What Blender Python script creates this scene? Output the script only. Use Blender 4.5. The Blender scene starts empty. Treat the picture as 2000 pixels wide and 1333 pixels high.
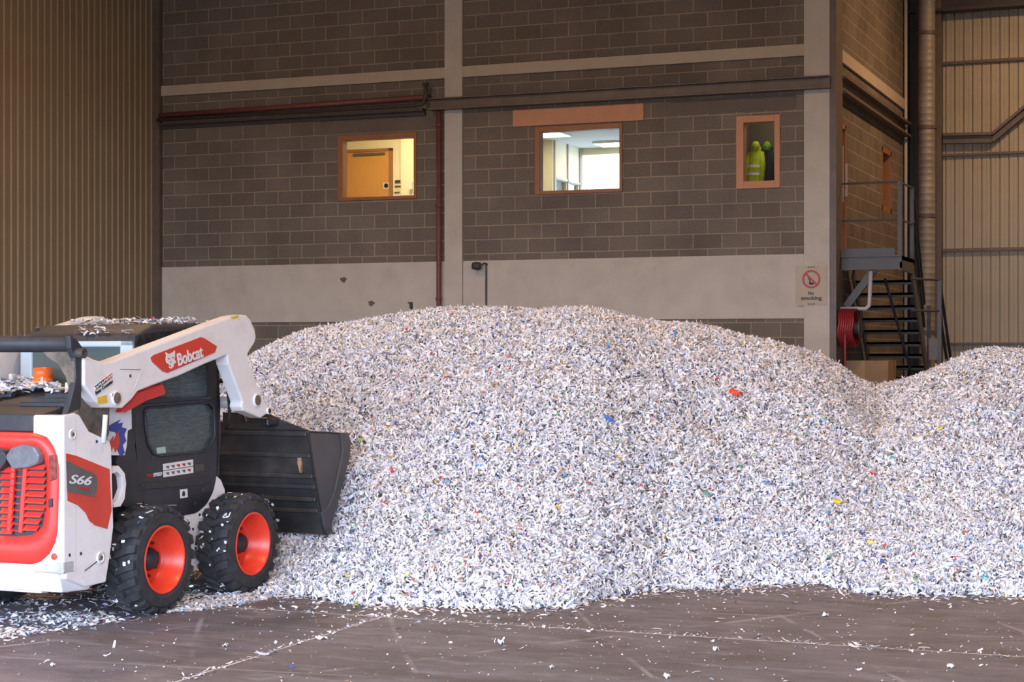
import bpy, math, random
import numpy as np
from mathutils import Vector, Matrix, noise as mnoise
random.seed(7)
rng = np.random.default_rng(11)
S = bpy.context.scene
C = S.collection
PI = math.pi
# ------------------------------------------------------------------ camera maths
FPX = 3450.0; HY = 688.0; CX = 1000.0; CAMH = 1.87; TH = math.radians(21.9)
Rr = (math.cos(TH), math.sin(TH)); Fw = (-math.sin(TH), math.cos(TH))
def ray(px, py):
    u = (px - CX) / FPX; v = (HY - py) / FPX
    return (Fw[0] + u * Rr[0], Fw[1] + u * Rr[1], v)
def onY(px, py, Y):
    r = ray(px, py); t = Y / r[1]; return (r[0] * t, Y, CAMH + r[2] * t)
def onX(px, py, X):
    r = ray(px, py); t = X / r[0]; return (X, r[1] * t, CAMH + r[2] * t)
def onZ(px, py, Z):
    r = ray(px, py); t = (Z - CAMH) / r[2]; return (r[0] * t, r[1] * t, Z)
# loader frame: origin on the floor under the rear axle, +x forward, +y left
HD = math.radians(2.6)
fx = (math.sin(HD), math.cos(HD)); lf = (-math.cos(HD), math.sin(HD))
ORG = (-7.83, 10.82)
def side(px, py, yl):
    r = ray(px, py); d = r[0] * lf[0] + r[1] * lf[1]
    t = (ORG[0] * lf[0] + ORG[1] * lf[1] + yl) / d
    w = (r[0] * t - ORG[0], r[1] * t - ORG[1])
    return (w[0] * fx[0] + w[1] * fx[1], CAMH + r[2] * t)
def rear(px, py, xl):
    r = ray(px, py); d = r[0] * fx[0] + r[1] * fx[1]
    t = (ORG[0] * fx[0] + ORG[1] * fx[1] + xl) / d
    w = (r[0] * t - ORG[0], r[1] * t - ORG[1])
    return (w[0] * lf[0] + w[1] * lf[1], CAMH + r[2] * t)

# ------------------------------------------------------------------ materials
def nmat(name):
    m = bpy.data.materials.new(name); m.use_nodes = True
    nt = m.node_tree; b = nt.nodes['Principled BSDF']
    return m, nt, b
def lk(nt, a, b): nt.links.new(a, b)
def mat(name, col, rough=.6, metal=0., noise=0., nscale=6., dirt=None, dirt_amt=0., spec=.5, bump=0., stretch=None, dscale=3.):
    m, nt, b = nmat(name)
    b.inputs['Roughness'].default_value = rough; b.inputs['Metallic'].default_value = metal
    b.inputs['Specular IOR Level'].default_value = spec
    b.inputs['Base Color'].default_value = (*col, 1)
    if noise or dirt or bump:
        tc = nt.nodes.new('ShaderNodeTexCoord'); mp = nt.nodes.new('ShaderNodeMapping')
        lk(nt, tc.outputs['Object'], mp.inputs['Vector'])
        if stretch: mp.inputs['Scale'].default_value = stretch
        n = nt.nodes.new('ShaderNodeTexNoise'); n.inputs['Scale'].default_value = nscale; n.inputs['Detail'].default_value = 6
        lk(nt, mp.outputs[0], n.inputs['Vector'])
        mr = nt.nodes.new('ShaderNodeMapRange'); mr.inputs[1].default_value = .25; mr.inputs[2].default_value = .75
        mr.inputs[3].default_value = 1 - noise; mr.inputs[4].default_value = 1 + noise
        lk(nt, n.outputs['Fac'], mr.inputs[0])
        vm = nt.nodes.new('ShaderNodeVectorMath'); vm.operation = 'SCALE'; vm.inputs[0].default_value = col
        lk(nt, mr.outputs[0], vm.inputs['Scale'])
        out = vm.outputs[0]
        if dirt:
            n2 = nt.nodes.new('ShaderNodeTexNoise'); n2.inputs['Scale'].default_value = dscale; n2.inputs['Detail'].default_value = 8
            n2.inputs['Roughness'].default_value = .7
            lk(nt, mp.outputs[0], n2.inputs['Vector'])
            r2 = nt.nodes.new('ShaderNodeMapRange'); r2.inputs[1].default_value = .5; r2.inputs[2].default_value = .7
            r2.inputs[3].default_value = 0; r2.inputs[4].default_value = dirt_amt
            lk(nt, n2.outputs['Fac'], r2.inputs[0])
            mx = nt.nodes.new('ShaderNodeMix'); mx.data_type = 'RGBA'
            lk(nt, r2.outputs[0], mx.inputs['Factor']); lk(nt, out, mx.inputs['A']); mx.inputs['B'].default_value = (*dirt, 1)
            out = mx.outputs['Result']
        lk(nt, out, b.inputs['Base Color'])
        if bump:
            bp = nt.nodes.new('ShaderNodeBump'); bp.inputs['Strength'].default_value = bump; bp.inputs['Distance'].default_value = .02
            lk(nt, n.outputs['Fac'], bp.inputs['Height']); lk(nt, bp.outputs[0], b.inputs['Normal'])
    return m
def emis(name, col, st):
    m, nt, b = nmat(name)
    b.inputs['Base Color'].default_value = (*col, 1)
    b.inputs['Emission Color'].default_value = (*col, 1); b.inputs['Emission Strength'].default_value = st
    return m
def block_mat(name, axis, zph, xph, ca=(.152, .124, .100), cb=(.188, .156, .128), mo=(.31, .25, .19)):
    m, nt, b = nmat(name); b.inputs['Roughness'].default_value = .92
    b.inputs['Specular IOR Level'].default_value = .15
    tc = nt.nodes.new('ShaderNodeTexCoord'); sp = nt.nodes.new('ShaderNodeSeparateXYZ'); cb_ = nt.nodes.new('ShaderNodeCombineXYZ')
    lk(nt, tc.outputs['Object'], sp.inputs[0])
    a1 = nt.nodes.new('ShaderNodeMath'); a1.operation = 'ADD'; a1.inputs[1].default_value = xph
    a2 = nt.nodes.new('ShaderNodeMath'); a2.operation = 'ADD'; a2.inputs[1].default_value = zph
    lk(nt, sp.outputs[axis], a1.inputs[0]); lk(nt, sp.outputs['Z'], a2.inputs[0])
    lk(nt, a1.outputs[0], cb_.inputs[0]); lk(nt, a2.outputs[0], cb_.inputs[1])
    br = nt.nodes.new('ShaderNodeTexBrick'); br.inputs['Scale'].default_value = 1
    br.inputs['Brick Width'].default_value = .45; br.inputs['Row Height'].default_value = .225
    br.inputs['Mortar Size'].default_value = .010; br.inputs['Mortar Smooth'].default_value = .3
    br.inputs['Bias'].default_value = 0.
    br.inputs['Color1'].default_value = (*ca, 1); br.inputs['Color2'].default_value = (*cb, 1); br.inputs['Mortar'].default_value = (*mo, 1)
    lk(nt, cb_.outputs[0], br.inputs['Vector'])
    n = nt.nodes.new('ShaderNodeTexNoise'); n.inputs['Scale'].default_value = .9; n.inputs['Detail'].default_value = 5
    lk(nt, tc.outputs['Object'], n.inputs['Vector'])
    n3 = nt.nodes.new('ShaderNodeTexNoise'); n3.inputs['Scale'].default_value = 45; n3.inputs['Detail'].default_value = 3
    lk(nt, tc.outputs['Object'], n3.inputs['Vector'])
    mr = nt.nodes.new('ShaderNodeMapRange'); mr.inputs[1].default_value = .3; mr.inputs[2].default_value = .7; mr.inputs[3].default_value = .82; mr.inputs[4].default_value = 1.15
    lk(nt, n.outputs['Fac'], mr.inputs[0])
    mr3 = nt.nodes.new('ShaderNodeMapRange'); mr3.inputs[1].default_value = .3; mr3.inputs[2].default_value = .7; mr3.inputs[3].default_value = .85; mr3.inputs[4].default_value = 1.15
    lk(nt, n3.outputs['Fac'], mr3.inputs[0])
    mu = nt.nodes.new('ShaderNodeMath'); mu.operation = 'MULTIPLY'; lk(nt, mr.outputs[0], mu.inputs[0]); lk(nt, mr3.outputs[0], mu.inputs[1])
    vm = nt.nodes.new('ShaderNodeVectorMath'); vm.operation = 'SCALE'
    lk(nt, br.outputs['Color'], vm.inputs[0]); lk(nt, mu.outputs[0], vm.inputs['Scale'])
    lk(nt, vm.outputs[0], b.inputs['Base Color'])
    bp = nt.nodes.new('ShaderNodeBump'); bp.inputs['Strength'].default_value = .5; bp.inputs['Distance'].default_value = .01; bp.invert = True
    lk(nt, br.outputs['Fac'], bp.inputs['Height']); lk(nt, bp.outputs[0], b.inputs['Normal'])
    return m
def attr_mat(name, rough=.75):
    m, nt, b = nmat(name); a = nt.nodes.new('ShaderNodeAttribute'); a.attribute_name = 'Col'
    lk(nt, a.outputs['Color'], b.inputs['Base Color']); b.inputs['Roughness'].default_value = rough
    b.inputs['Specular IOR Level'].default_value = .25
    return m
def glass_mat(name, tint=(1, 1, 1), refl=.08):
    m, nt, b = nmat(name)
    nt.nodes.remove(b); out = [x for x in nt.nodes if x.type == 'OUTPUT_MATERIAL'][0]
    t = nt.nodes.new('ShaderNodeBsdfTransparent'); t.inputs[0].default_value = (*tint, 1)
    g = nt.nodes.new('ShaderNodeBsdfGlossy'); g.inputs['Roughness'].default_value = .03
    mx = nt.nodes.new('ShaderNodeMixShader'); mx.inputs[0].default_value = refl
    lk(nt, t.outputs[0], mx.inputs[1]); lk(nt, g.outputs[0], mx.inputs[2]); lk(nt, mx.outputs[0], out.inputs[0])
    return m
jx = onY(341, 444, 26)[0]
M = {}
M['block'] = block_mat('blockwork', 'X', -3.44 + .225 * 40, -jx + 90)
M['block_side'] = block_mat('blockwork_side', 'Y', -3.44 + .225 * 40, 90)
M['concrete'] = mat('concrete', (.515, .462, .40), .9, noise=.08, nscale=3, dirt=(.34, .29, .235), dirt_amt=.35, spec=.2, dscale=1.3)
M['concrete_beam'] = mat('concrete_beam', (.47, .395, .31), .9, noise=.06, nscale=4, dirt=(.5, .45, .38), dirt_amt=.3, spec=.2)
M['plain_lintel'] = mat('plain_lintel', (.15, .125, .105), .95, noise=.12, nscale=3, spec=.1)
M['clad_left'] = mat('cladding_left', (.29, .23, .15), .7, noise=.05, nscale=2, dirt=(.26, .195, .115), dirt_amt=.4, dscale=.6)
M['clad_right'] = mat('cladding_right', (.40, .35, .265), .65, noise=.06, nscale=2, dirt=(.26, .21, .14), dirt_amt=.4, dscale=.8)
M['clad_plain'] = mat('cladding_plain', (.15, .12, .09), .7)
M['ceiling'] = mat('roof_lining', (.11, .08, .055), .8)
M['steel'] = mat('painted_steel', (.125, .092, .070), .5, noise=.15, nscale=5, dirt=(.2, .16, .12), dirt_amt=.4)
M['steel_dark'] = mat('dark_steel', (.055, .045, .04), .6, noise=.15, nscale=8)
M['steel_grey'] = mat('grey_steel', (.070, .060, .057), .5, noise=.1, nscale=7, dirt=(.12, .09, .07), dirt_amt=.3)
M['red_pipe'] = mat('red_oxide_paint', (.17, .055, .045), .55, noise=.15, nscale=12)
M['galv'] = mat('galvanised_duct', (.30, .27, .23), .55, metal=.2, noise=.25, nscale=2.5)
M['wood'] = mat('orange_wood', (.31, .125, .045), .5, noise=.1, nscale=9, stretch=(1, 1, .2))
M['lintel_paint'] = mat('orange_lintel', (.55, .27, .15), .8, noise=.05, nscale=4)
M['door_wood'] = mat('door_oak', (.56, .26, .07), .45, noise=.08, nscale=6, stretch=(4, 4, .4))
M['cream'] = mat('cream_wall', (.78, .70, .50), .8)
M['office_ceiling'] = mat('office_ceiling_tile', (.55, .55, .50), .9)
M['white_plastic'] = mat('white_plastic', (.75, .75, .72), .4)
M['glass'] = glass_mat('window_glass')
M['lamp'] = emis('lamp_panel', (1, .90, .62), 3.2)
M['lobby_fill'] = emis('lobby_fill_panel', (1, .84, .50), 10)  # glow for the unseen panel added over the lobby
M['black'] = mat('black_paint', (.022, .023, .03), .38, noise=.25, nscale=9, dirt=(.07, .065, .065), dirt_amt=.35)
M['black2'] = mat('black_plastic', (.03, .031, .038), .55, noise=.2, nscale=14, dirt=(.10, .09, .085), dirt_amt=.25)
M['white'] = mat('white_paint', (.80, .78, .79), .32, noise=.03, nscale=6, dirt=(.55, .47, .40), dirt_amt=.35, dscale=4)
M['red'] = mat('red_plastic', (.80, .045, .035), .38, noise=.06, nscale=4)
M['red_decal'] = mat('red_decal', (.62, .05, .025), .35, noise=.12, nscale=5)
M['grey_decal'] = mat('grey_decal', (.11, .10, .10), .4, noise=.3, nscale=4)
M['rim'] = mat('rim_red', (.80, .055, .025), .33, noise=.06, nscale=9)
M['tyre'] = mat('tyre_rubber', (.030, .031, .036), .75, noise=.3, nscale=20, dirt=(.09, .085, .085), dirt_amt=.3, bump=.3)
M['dirty'] = mat('dirty_steel', (.16, .125, .095), .7, noise=.4, nscale=12, dirt=(.05, .04, .035), dirt_amt=.8, bump=.5, dscale=9)
M['cabglass'] = mat('scratched_cab_glazing', (.055, .075, .075), .22, noise=.35, nscale=14, dirt=(.13, .16, .155), dirt_amt=.4, bump=.25, stretch=(1, 1, 3.5), dscale=9)
M['rearglass'] = mat('rear_glazing', (.10, .13, .13), .15, noise=.1, nscale=3)
M['iceblue'] = mat('pale_blue_frame', (.48, .58, .66), .35)
M['orange'] = mat('beacon_orange', (.85, .16, .03), .3, noise=.1, nscale=9)
M['yellow'] = mat('yellow_sticker', (.72, .47, .05), .5, noise=.15, nscale=60)
M['chrome'] = mat('chrome', (.95, .97, .97), .12, metal=1)
M['bucket'] = mat('bucket_steel', (.035, .034, .036), .42, noise=.35, nscale=5, dirt=(.10, .085, .07), dirt_amt=.35, dscale=5)
M['bucket_side'] = mat('bucket_side_paint', (.075, .076, .082), .5, noise=.1, nscale=7)
M['rust'] = mat('rust', (.42, .24, .12), .8, noise=.3, nscale=30)
M['sticker'] = mat('white_sticker', (.72, .72, .72), .5)
M['ink'] = mat('ink', (.03, .03, .03), .6)
M['ink_red'] = mat('ink_red', (.45, .03, .03), .5)
M['blue'] = mat('blue_paint', (.05, .07, .32), .5)
M['lens'] = mat('lens_grey', (.16, .16, .18), .18, noise=.2, nscale=20)
M['taillight'] = mat('taillight', (.25, .05, .04), .2, noise=.5, nscale=30)
M['hose'] = mat('hose_red', (.24, .015, .022), .45, noise=.2, nscale=15)
M['card'] = mat('cardboard', (.36, .215, .115), .85, noise=.1, nscale=5)
M['pipe_white'] = mat('pipe_white', (.45, .42, .40), .5)
M['hivis'] = mat('hivis_fabric', (.52, .62, .03), .8, noise=.2, nscale=15)
M['hivis_green'] = mat('hivis_green', (.22, .42, .04), .8, noise=.2, nscale=15)
M['darkcloth'] = mat('dark_cloth', (.03, .03, .04), .9)
M['reflective'] = mat('reflective_tape', (.8, .8, .78), .4)
M['shred'] = attr_mat('shredded_paper')

# ------------------------------------------------------------------ mesh helpers
class MB:
    def __init__(s): s.v = []; s.f = []
    def add(s, vs, fs):
        n = len(s.v); s.v += [tuple(v) for v in vs]; s.f += [tuple(i + n for i in f) for f in fs]; return s
    def box(s, x0, x1, y0, y1, z0, z1):
        x0, x1 = sorted((x0, x1)); y0, y1 = sorted((y0, y1)); z0, z1 = sorted((z0, z1))
        vs = [(x, y, z) for z in (z0, z1) for y in (y0, y1) for x in (x0, x1)]
        return s.add(vs, [(0, 2, 3, 1), (4, 5, 7, 6), (0, 1, 5, 4), (2, 6, 7, 3), (0, 4, 6, 2), (1, 3, 7, 5)])
    def bar(s, a, b, w, h, up=(0, 0, 1)):
        a = Vector(a); b = Vector(b); d = (b - a).normalized(); u = Vector(up)
        if abs(d.dot(u)) > .98: u = Vector((0, 1, 0))
        r = d.cross(u).normalized(); u = r.cross(d)
        vs = []
        for p in (a, b):
            for sx, sz in ((-1, -1), (1, -1), (1, 1), (-1, 1)): vs.append(p + r * (sx * w / 2) + u * (sz * h / 2))
        return s.add(vs, [(0, 3, 2, 1), (4, 5, 6, 7), (0, 1, 5, 4), (1, 2, 6, 5), (2, 3, 7, 6), (3, 0, 4, 7)])
    def prism(s, pts, lo, hi, axis='y'):
        """outline (a,b) extruded along axis between lo and hi. axis y: (x,z); axis x: (y,z); axis z: (x,y)"""
        def P(a, b, c):
            return {'y': (a, c, b), 'x': (c, a, b), 'z': (a, b, c)}[axis]
        n = len(pts); vs = [P(a, b, lo) for a, b in pts] + [P(a, b, hi) for a, b in pts]
        fs = [tuple(range(n)), tuple(range(2 * n - 1, n - 1, -1))] + [(i, n + i, n + (i + 1) % n, (i + 1) % n) for i in range(n)]
        return s.add(vs, fs)
    def tube(s, pts, r, n=12, cap=True):
        pts = [Vector(p) for p in pts]; rings = []; up = None
        for i, p in enumerate(pts):
            if i == 0: d = pts[1] - p
            elif i == len(pts) - 1: d = p - pts[i - 1]
            else: d = (pts[i + 1] - p).normalized() + (p - pts[i - 1]).normalized()
            d.normalize()
            if up is None:
                up = Vector((0, 0, 1)) if abs(d.z) < .9 else Vector((1, 0, 0))
            a = d.cross(up).normalized(); up = a.cross(d).normalized()
            rr = r[i] if isinstance(r, (list, tuple)) else r
            rings.append([p + (a * math.cos(2 * PI * k / n) + up * math.sin(2 * PI * k / n)) * rr for k in range(n)])
        vs = [v for g in rings for v in g]; fs = []
        for i in range(len(rings) - 1):
            for k in range(n):
                fs.append((i * n + k, i * n + (k + 1) % n, (i + 1) * n + (k + 1) % n, (i + 1) * n + k))
        if cap:
            fs.append(tuple(range(n - 1, -1, -1))); m = (len(rings) - 1) * n; fs.append(tuple(range(m, m + n)))
        return s.add(vs, fs)
    def lathe(s, prof, c, axis, n=48, closed=False):
        """prof: (radius, offset along axis). axis unit vector."""
        c = Vector(c); ax = Vector(axis).normalized(); u = Vector((0, 0, 1)) if abs(ax.z) < .9 else Vector((1, 0, 0))
        a = ax.cross(u).normalized(); b = ax.cross(a)
        vs = []
        for r, o in prof:
            for k in range(n):
                t = 2 * PI * k / n; vs.append(c + ax * o + (a * math.cos(t) + b * math.sin(t)) * r)
        m = len(prof); fs = []
        for i in range(m if closed else m - 1):
            j = (i + 1) % m
            for k in range(n): fs.append((i * n + k, i * n + (k + 1) % n, j * n + (k + 1) % n, j * n + k))
        return s.add(vs, fs)
    def build(s, name, material, parent=None, bevel=0., smooth=False, segs=2):
        me = bpy.data.meshes.new(name); me.from_pydata(s.v, [], s.f); me.update()
        import bmesh
        bm = bmesh.new(); bm.from_mesh(me); bmesh.ops.recalc_face_normals(bm, faces=bm.faces); bm.to_mesh(me); bm.free()
        o = bpy.data.objects.new(name, me); C.objects.link(o); me.materials.append(material)
        if parent: o.parent = parent
        if bevel:
            md = o.modifiers.new('bevel', 'BEVEL'); md.width = bevel; md.segments = segs; md.limit_method = 'ANGLE'; md.angle_limit = .6
        if smooth:
            for p in me.polygons: p.use_smooth = True
            if smooth != 'all':
                try:
                    md = o.modifiers.new('wn', 'WEIGHTED_NORMAL'); md.keep_sharp = True
                    me.set_sharp_from_angle(angle=.7)
                except Exception: pass
        return o
def tag(o, label=None, cat=None, group=None, kind=None):
    if label: o['label'] = label
    if cat: o['category'] = cat
    if group: o['group'] = group
    if kind: o['kind'] = kind
    return o
def empty(name, loc, rz=0, label=None, cat=None, group=None):
    o = bpy.data.objects.new(name, None); C.objects.link(o); o.location = loc; o.rotation_euler = (0, 0, rz); o.empty_display_size = .2
    return tag(o, label, cat, group)
def struct(o, label=None, cat=None): return tag(o, label, cat, None, 'structure')
def text_mesh(name, body, w, h, origin, xdir, ydir, material, parent=None, bold=.0, shear=0.):
    """text scaled to fill w x h, lower left corner at origin"""
    cu = bpy.data.curves.new(name, 'FONT'); cu.body = body; cu.size = 1; cu.extrude = .012; cu.offset = bold; cu.shear = shear
    t = bpy.data.objects.new(name + '_tmp', cu); C.objects.link(t)
    dg = bpy.context.evaluated_depsgraph_get(); me = bpy.data.meshes.new_from_object(t.evaluated_get(dg))
    bpy.data.objects.remove(t); bpy.data.curves.remove(cu)
    xs = [v.co.x for v in me.vertices]; ys = [v.co.y for v in me.vertices]
    x0, x1, y0, y1 = min(xs), max(xs), min(ys), max(ys)
    X = Vector(xdir).normalized(); Y = Vector(ydir).normalized(); N = X.cross(Y); O = Vector(origin)
    for v in me.vertices:
        c = v.co.copy(); v.co = O + X * ((c.x - x0) / (x1 - x0) * w) + Y * ((c.y - y0) / (y1 - y0) * h) + N * (.004 if c.z > 0 else 0)
    me.materials.clear(); me.materials.append(material); me.name = name
    o = bpy.data.objects.new(name, me); C.objects.link(o)
    if parent: o.parent = parent
    return o

# ================================================================== THE HALL
WL = -17.14; WR = -5.38; WY = 26.0; BY = 33.0; TOP = 9.6; HR = 9.0; FY = -1.0
# floor material
def floor_mat():
    m, nt, b = nmat('worn_concrete_floor')
    tc = nt.nodes.new('ShaderNodeTexCoord')
    def noise(scale, st=None, det=6, rot=0):
        mp = nt.nodes.new('ShaderNodeMapping'); lk(nt, tc.outputs['Object'], mp.inputs[0])
        if st: mp.inputs['Scale'].default_value = st
        mp.inputs['Rotation'].default_value = (0, 0, rot)
        n = nt.nodes.new('ShaderNodeTexNoise'); n.inputs['Scale'].default_value = scale; n.inputs['Detail'].default_value = det; n.inputs['Roughness'].default_value = .6
        lk(nt, mp.outputs[0], n.inputs[0]); return n.outputs['Fac']
    def mrange(x, a, b_, c, d):
        r = nt.nodes.new('ShaderNodeMapRange'); lk(nt, x, r.inputs[0])
        for i, v in enumerate((a, b_, c, d)): r.inputs[i + 1].default_value = v
        return r.outputs[0]
    def mix(f, A, B):
        x = nt.nodes.new('ShaderNodeMix'); x.data_type = 'RGBA'; lk(nt, f, x.inputs['Factor'])
        for s_, v in (('A', A), ('B', B)):
            if isinstance(v, tuple): x.inputs[s_].default_value = (*v, 1)
            else: lk(nt, v, x.inputs[s_])
        return x.outputs['Result']
    base = mix(mrange(noise(.8), .35, .68, 0, 1), (.140, .134, .152), (.200, .194, .222))
    base = mix(mrange(noise(1.3, (1, 1.9, 1), 10, .35), .47, .66, 0, .85), base, (.110, .096, .098))
    base = mix(mrange(noise(2.6, (.8, 2.2, 1), 10, .12), .52, .70, 0, .7), base, (.275, .27, .31))
    base = mix(mrange(noise(9, (.8, 1.6, 1), 10, .3), .52, .72, 0, .45), base, (.105, .09, .09))
    def scuff(w, rot, dist, f_, amt):
        mp = nt.nodes.new('ShaderNodeMapping'); lk(nt, tc.outputs['Object'], mp.inputs[0]); mp.inputs['Rotation'].default_value = (0, 0, rot)
        wv = nt.nodes.new('ShaderNodeTexWave'); wv.inputs['Scale'].default_value = w; wv.inputs['Distortion'].default_value = dist; wv.inputs['Detail'].default_value = 1; wv.inputs['Detail Scale'].default_value = .3
        lk(nt, mp.outputs[0], wv.inputs[0])
        a = nt.nodes.new('ShaderNodeMath'); a.operation = 'MULTIPLY'; lk(nt, mrange(wv.outputs['Fac'], 1 - f_, 1, 0, 1), a.inputs[0]); lk(nt, mrange(noise(1.1, (1, 1, 1), 3, rot), .48, .62, 0, amt), a.inputs[1])
        return a.outputs[0]
    base = mix(scuff(.16, .55, 2.5, .004, .6), base, (.42, .40, .44))
    base = mix(scuff(.23, -.5, 3.5, .003, .6), base, (.40, .38, .42))
    base = mix(scuff(.3, 1.1, 2.0, .003, .5), base, (.07, .06, .065))
    base = mix(scuff(.21, 1.45, 3.0, .003, .45), base, (.40, .38, .42))
    base = mix(mrange(noise(60, None, 2), .66, .76, 0, .5), base, (.55, .53, .56))
    # joints on a six metre grid, filled with pale paper dust
    sp = nt.nodes.new('ShaderNodeSeparateXYZ'); lk(nt, tc.outputs['Object'], sp.inputs[0])
    def joint(out, at, w):
        a = nt.nodes.new('ShaderNodeMath'); a.operation = 'SUBTRACT'; lk(nt, out, a.inputs[0]); a.inputs[1].default_value = at
        m1 = nt.nodes.new('ShaderNodeMath'); m1.operation = 'PINGPONG'; lk(nt, a.outputs[0], m1.inputs[0]); m1.inputs[1].default_value = 3.0
        return mrange(m1.outputs[0], w * .5, w, 1, 0)
    jn = nt.nodes.new('ShaderNodeMath'); jn.operation = 'MAXIMUM'
    lk(nt, joint(sp.outputs['X'], -5.5, .011), jn.inputs[0]); lk(nt, joint(sp.outputs['Y'], 11.22, .013), jn.inputs[1])
    jm = nt.nodes.new('ShaderNodeMath'); jm.operation = 'MULTIPLY'; lk(nt, jn.outputs[0], jm.inputs[0]); lk(nt, mrange(noise(9, None, 4),   .35, .55, .35, 1), jm.inputs[1])
    base = mix(jm.outputs[0], base, (.74, .71, .72))
    lk(nt, base, b.inputs['Base Color'])
    lk(nt, mrange(noise(2.2), .3, .7, .48, .7), b.inputs['Roughness']); b.inputs['Specular IOR Level'].default_value = .3
    bp = nt.nodes.new('ShaderNodeBump'); bp.inputs['Strength'].default_value = .12; bp.inputs['Distance'].default_value = .02
    lk(nt, noise(20, None, 8), bp.inputs['Height']); lk(nt, bp.outputs[0], b.inputs['Normal'])
    return m
M['floor'] = floor_mat()
o = MB().box(-20, 12, FY, 34, -.2, 0).build('floor', M['floor']); struct(o)
o = MB().box(-150, 150, -250, FY, -.2, -.005).build('floor_yard', mat('yard_asphalt', (.13, .115, .10), .9)); struct(o)
# blockwork wall with window openings
def holed(mb, a0, a1, z0, z1, holes, put):
    xs = sorted({a0, a1, *[h[0] for h in holes], *[h[1] for h in holes]}); zs = sorted({z0, z1, *[h[2] for h in holes], *[h[3] for h in holes]})
    for i in range(len(xs) - 1):
        for j in range(len(zs) - 1):
            cx = (xs[i] + xs[i + 1]) / 2; cz = (zs[j] + zs[j + 1]) / 2
            if any(h[0] < cx < h[1] and h[2] < cz < h[3] for h in holes): continue
            put(xs[i], xs[i + 1], zs[j], zs[j + 1])
WIN = [(-13.55, -12.11, 4.36, 5.44), (-10.06, -8.605, 4.35, 5.42), (-6.80, -6.13, 4.33, 5.425)]
mb = MB(); holed(mb, WL, WR, 0, TOP, WIN, lambda a, b, c, d: mb.box(a, b, WY, WY + .22, c, d))
struct(mb.build('wall_back', M['block']))
SWIN = [(30.3, 31.25, 4.3, 5.38), (26.3, 27.12, 3.3, 5.35)]
mb = MB(); holed(mb, WY + .22, 32.9, 0, TOP, SWIN, lambda a, b, c, d: mb.box(WR - .22, WR, a, b, c, d))
struct(mb.build('wall_side', M['block_side']))
def corr(fixed, a0, a1, z0, z1, axis, sgn, pitch=.165, depth=.03, shape=((0, 0), (.50, 0), (.60, 1), (.90, 1), (1.0, 0))):
    """trapezoidal cladding sheet; runs along axis from a0 to a1, bulging in sgn direction"""
    mb = MB(); prof = []; a = a0
    while a < a1:
        for t, d in shape: prof.append((a + t * pitch, d * depth * sgn))
        a += pitch
    vs = []; fs = []
    for q, d in prof:
        for z in (z0, z1): vs.append((fixed + d, q, z) if axis == 'y' else (q, fixed + d, z))
    for i in range(len(prof) - 1): fs.append((2 * i, 2 * i + 2, 2 * i + 3, 2 * i + 1))
    mb.add(vs, fs); return mb
struct(corr(WL + .04, 5, WY - .02, 0, TOP, 'y', 1, .165, .018).build('wall_left', M['clad_left']))
struct(MB().box(WL - .15, WL + .03, FY, WY + .2, 0, TOP).build('wall_left_outer', M['clad_plain']))
struct(corr(BY, WR - .1, HR, 0, TOP, 'x', -1, .16, .035, ((0, 1), (.40, 1), (.42, .82), (.46, .82), (.48, 1), (.84, 1), (.88, 0), (.96, 0), (1.0, 1))).build('wall_far', M['clad_right']))
struct(MB().box(WR - .3, HR + .2, BY + .01, BY + .15, 0, TOP).build('wall_far_outer', M['clad_plain']))
struct(MB().box(HR, HR + .2, FY, BY, 0, TOP).build('wall_right', M['clad_plain']))
struct(MB().box(WL, HR + .2, FY, BY + .15, TOP, TOP + .2).build('ceiling', M['ceiling']))
OP = (-15.5, 7.5, 5.6)  # the big doorway behind the camera
mb = MB(); holed(mb, WL, HR, 0, TOP, [(OP[0], OP[1], 0, OP[2])], lambda a, b, c, d: mb.box(a, b, FY - .2, FY, c, d))
struct(mb.build('wall_front', M['clad_plain']))
# concrete bands, beams and columns
nt_ = [0]
def trim(mb, m, bevel=.0):
    nt_[0] += 1; return struct(mb.build('trim_%d' % nt_[0], m, bevel=bevel))
COLS = [(-11.60, -11.29), (-5.76, -5.375)]
for a, b in ((WL + .02, COLS[0][0]), (COLS[0][1], COLS[1][0])):
    trim(MB().box(a, b, WY - .02, WY + .01, 2.37, 3.33), M['concrete'], .004)
    trim(MB().box(a, b, WY - .05, WY + .01, 6.275, 6.45), M['concrete_beam'], .004)
for a, b in COLS: trim(MB().box(a, b, WY - .06, WY + .01, 0, TOP), M['concrete'], .006)
trim(MB().box(WR, WR + .04, 26.5, 32.8, 6.27, 6.46), M['concrete_beam'])
for a, b, c, d in ((-7.83, -5.89, 5.50, 5.72), (-13.88, -11.75, 5.47, 5.70)): trim(MB().box(a, b, WY - .006, WY + .01, c, d), M['plain_lintel'])
trim(MB().box(WL, WL + .20, WY - .10, WY, 0, TOP), M['steel'])   # corner flashing
o = MB().box(-10.43, -8.26, WY - .03, WY + .01, 5.44, 5.705).build('trim_orange_lintel', M['lintel_paint'], bevel=.004); struct(o)
# vertical pale streak of old sealant under the second window is left to the block texture; damage marks on the band:
for i, (px, py) in enumerate(((671, 547), (725, 593))):
    c = onY(px, py, WY - .02); pts = [(c[0] + (.055 + .02 * math.sin(3 * t + i)) * math.cos(t), c[2] + (.045 + .012 * math.cos(5 * t)) * math.sin(t)) for t in [k * PI / 7 for k in range(14)]]
    o = MB().prism(pts, WY - .028, WY - .019).build('wall_patch', M['steel']); tag(o, ('round dark filled hole in the concrete band, below the left office window', 'smaller round dark mark on the concrete band, low and just above the paper')[i], 'wall mark')
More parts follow.
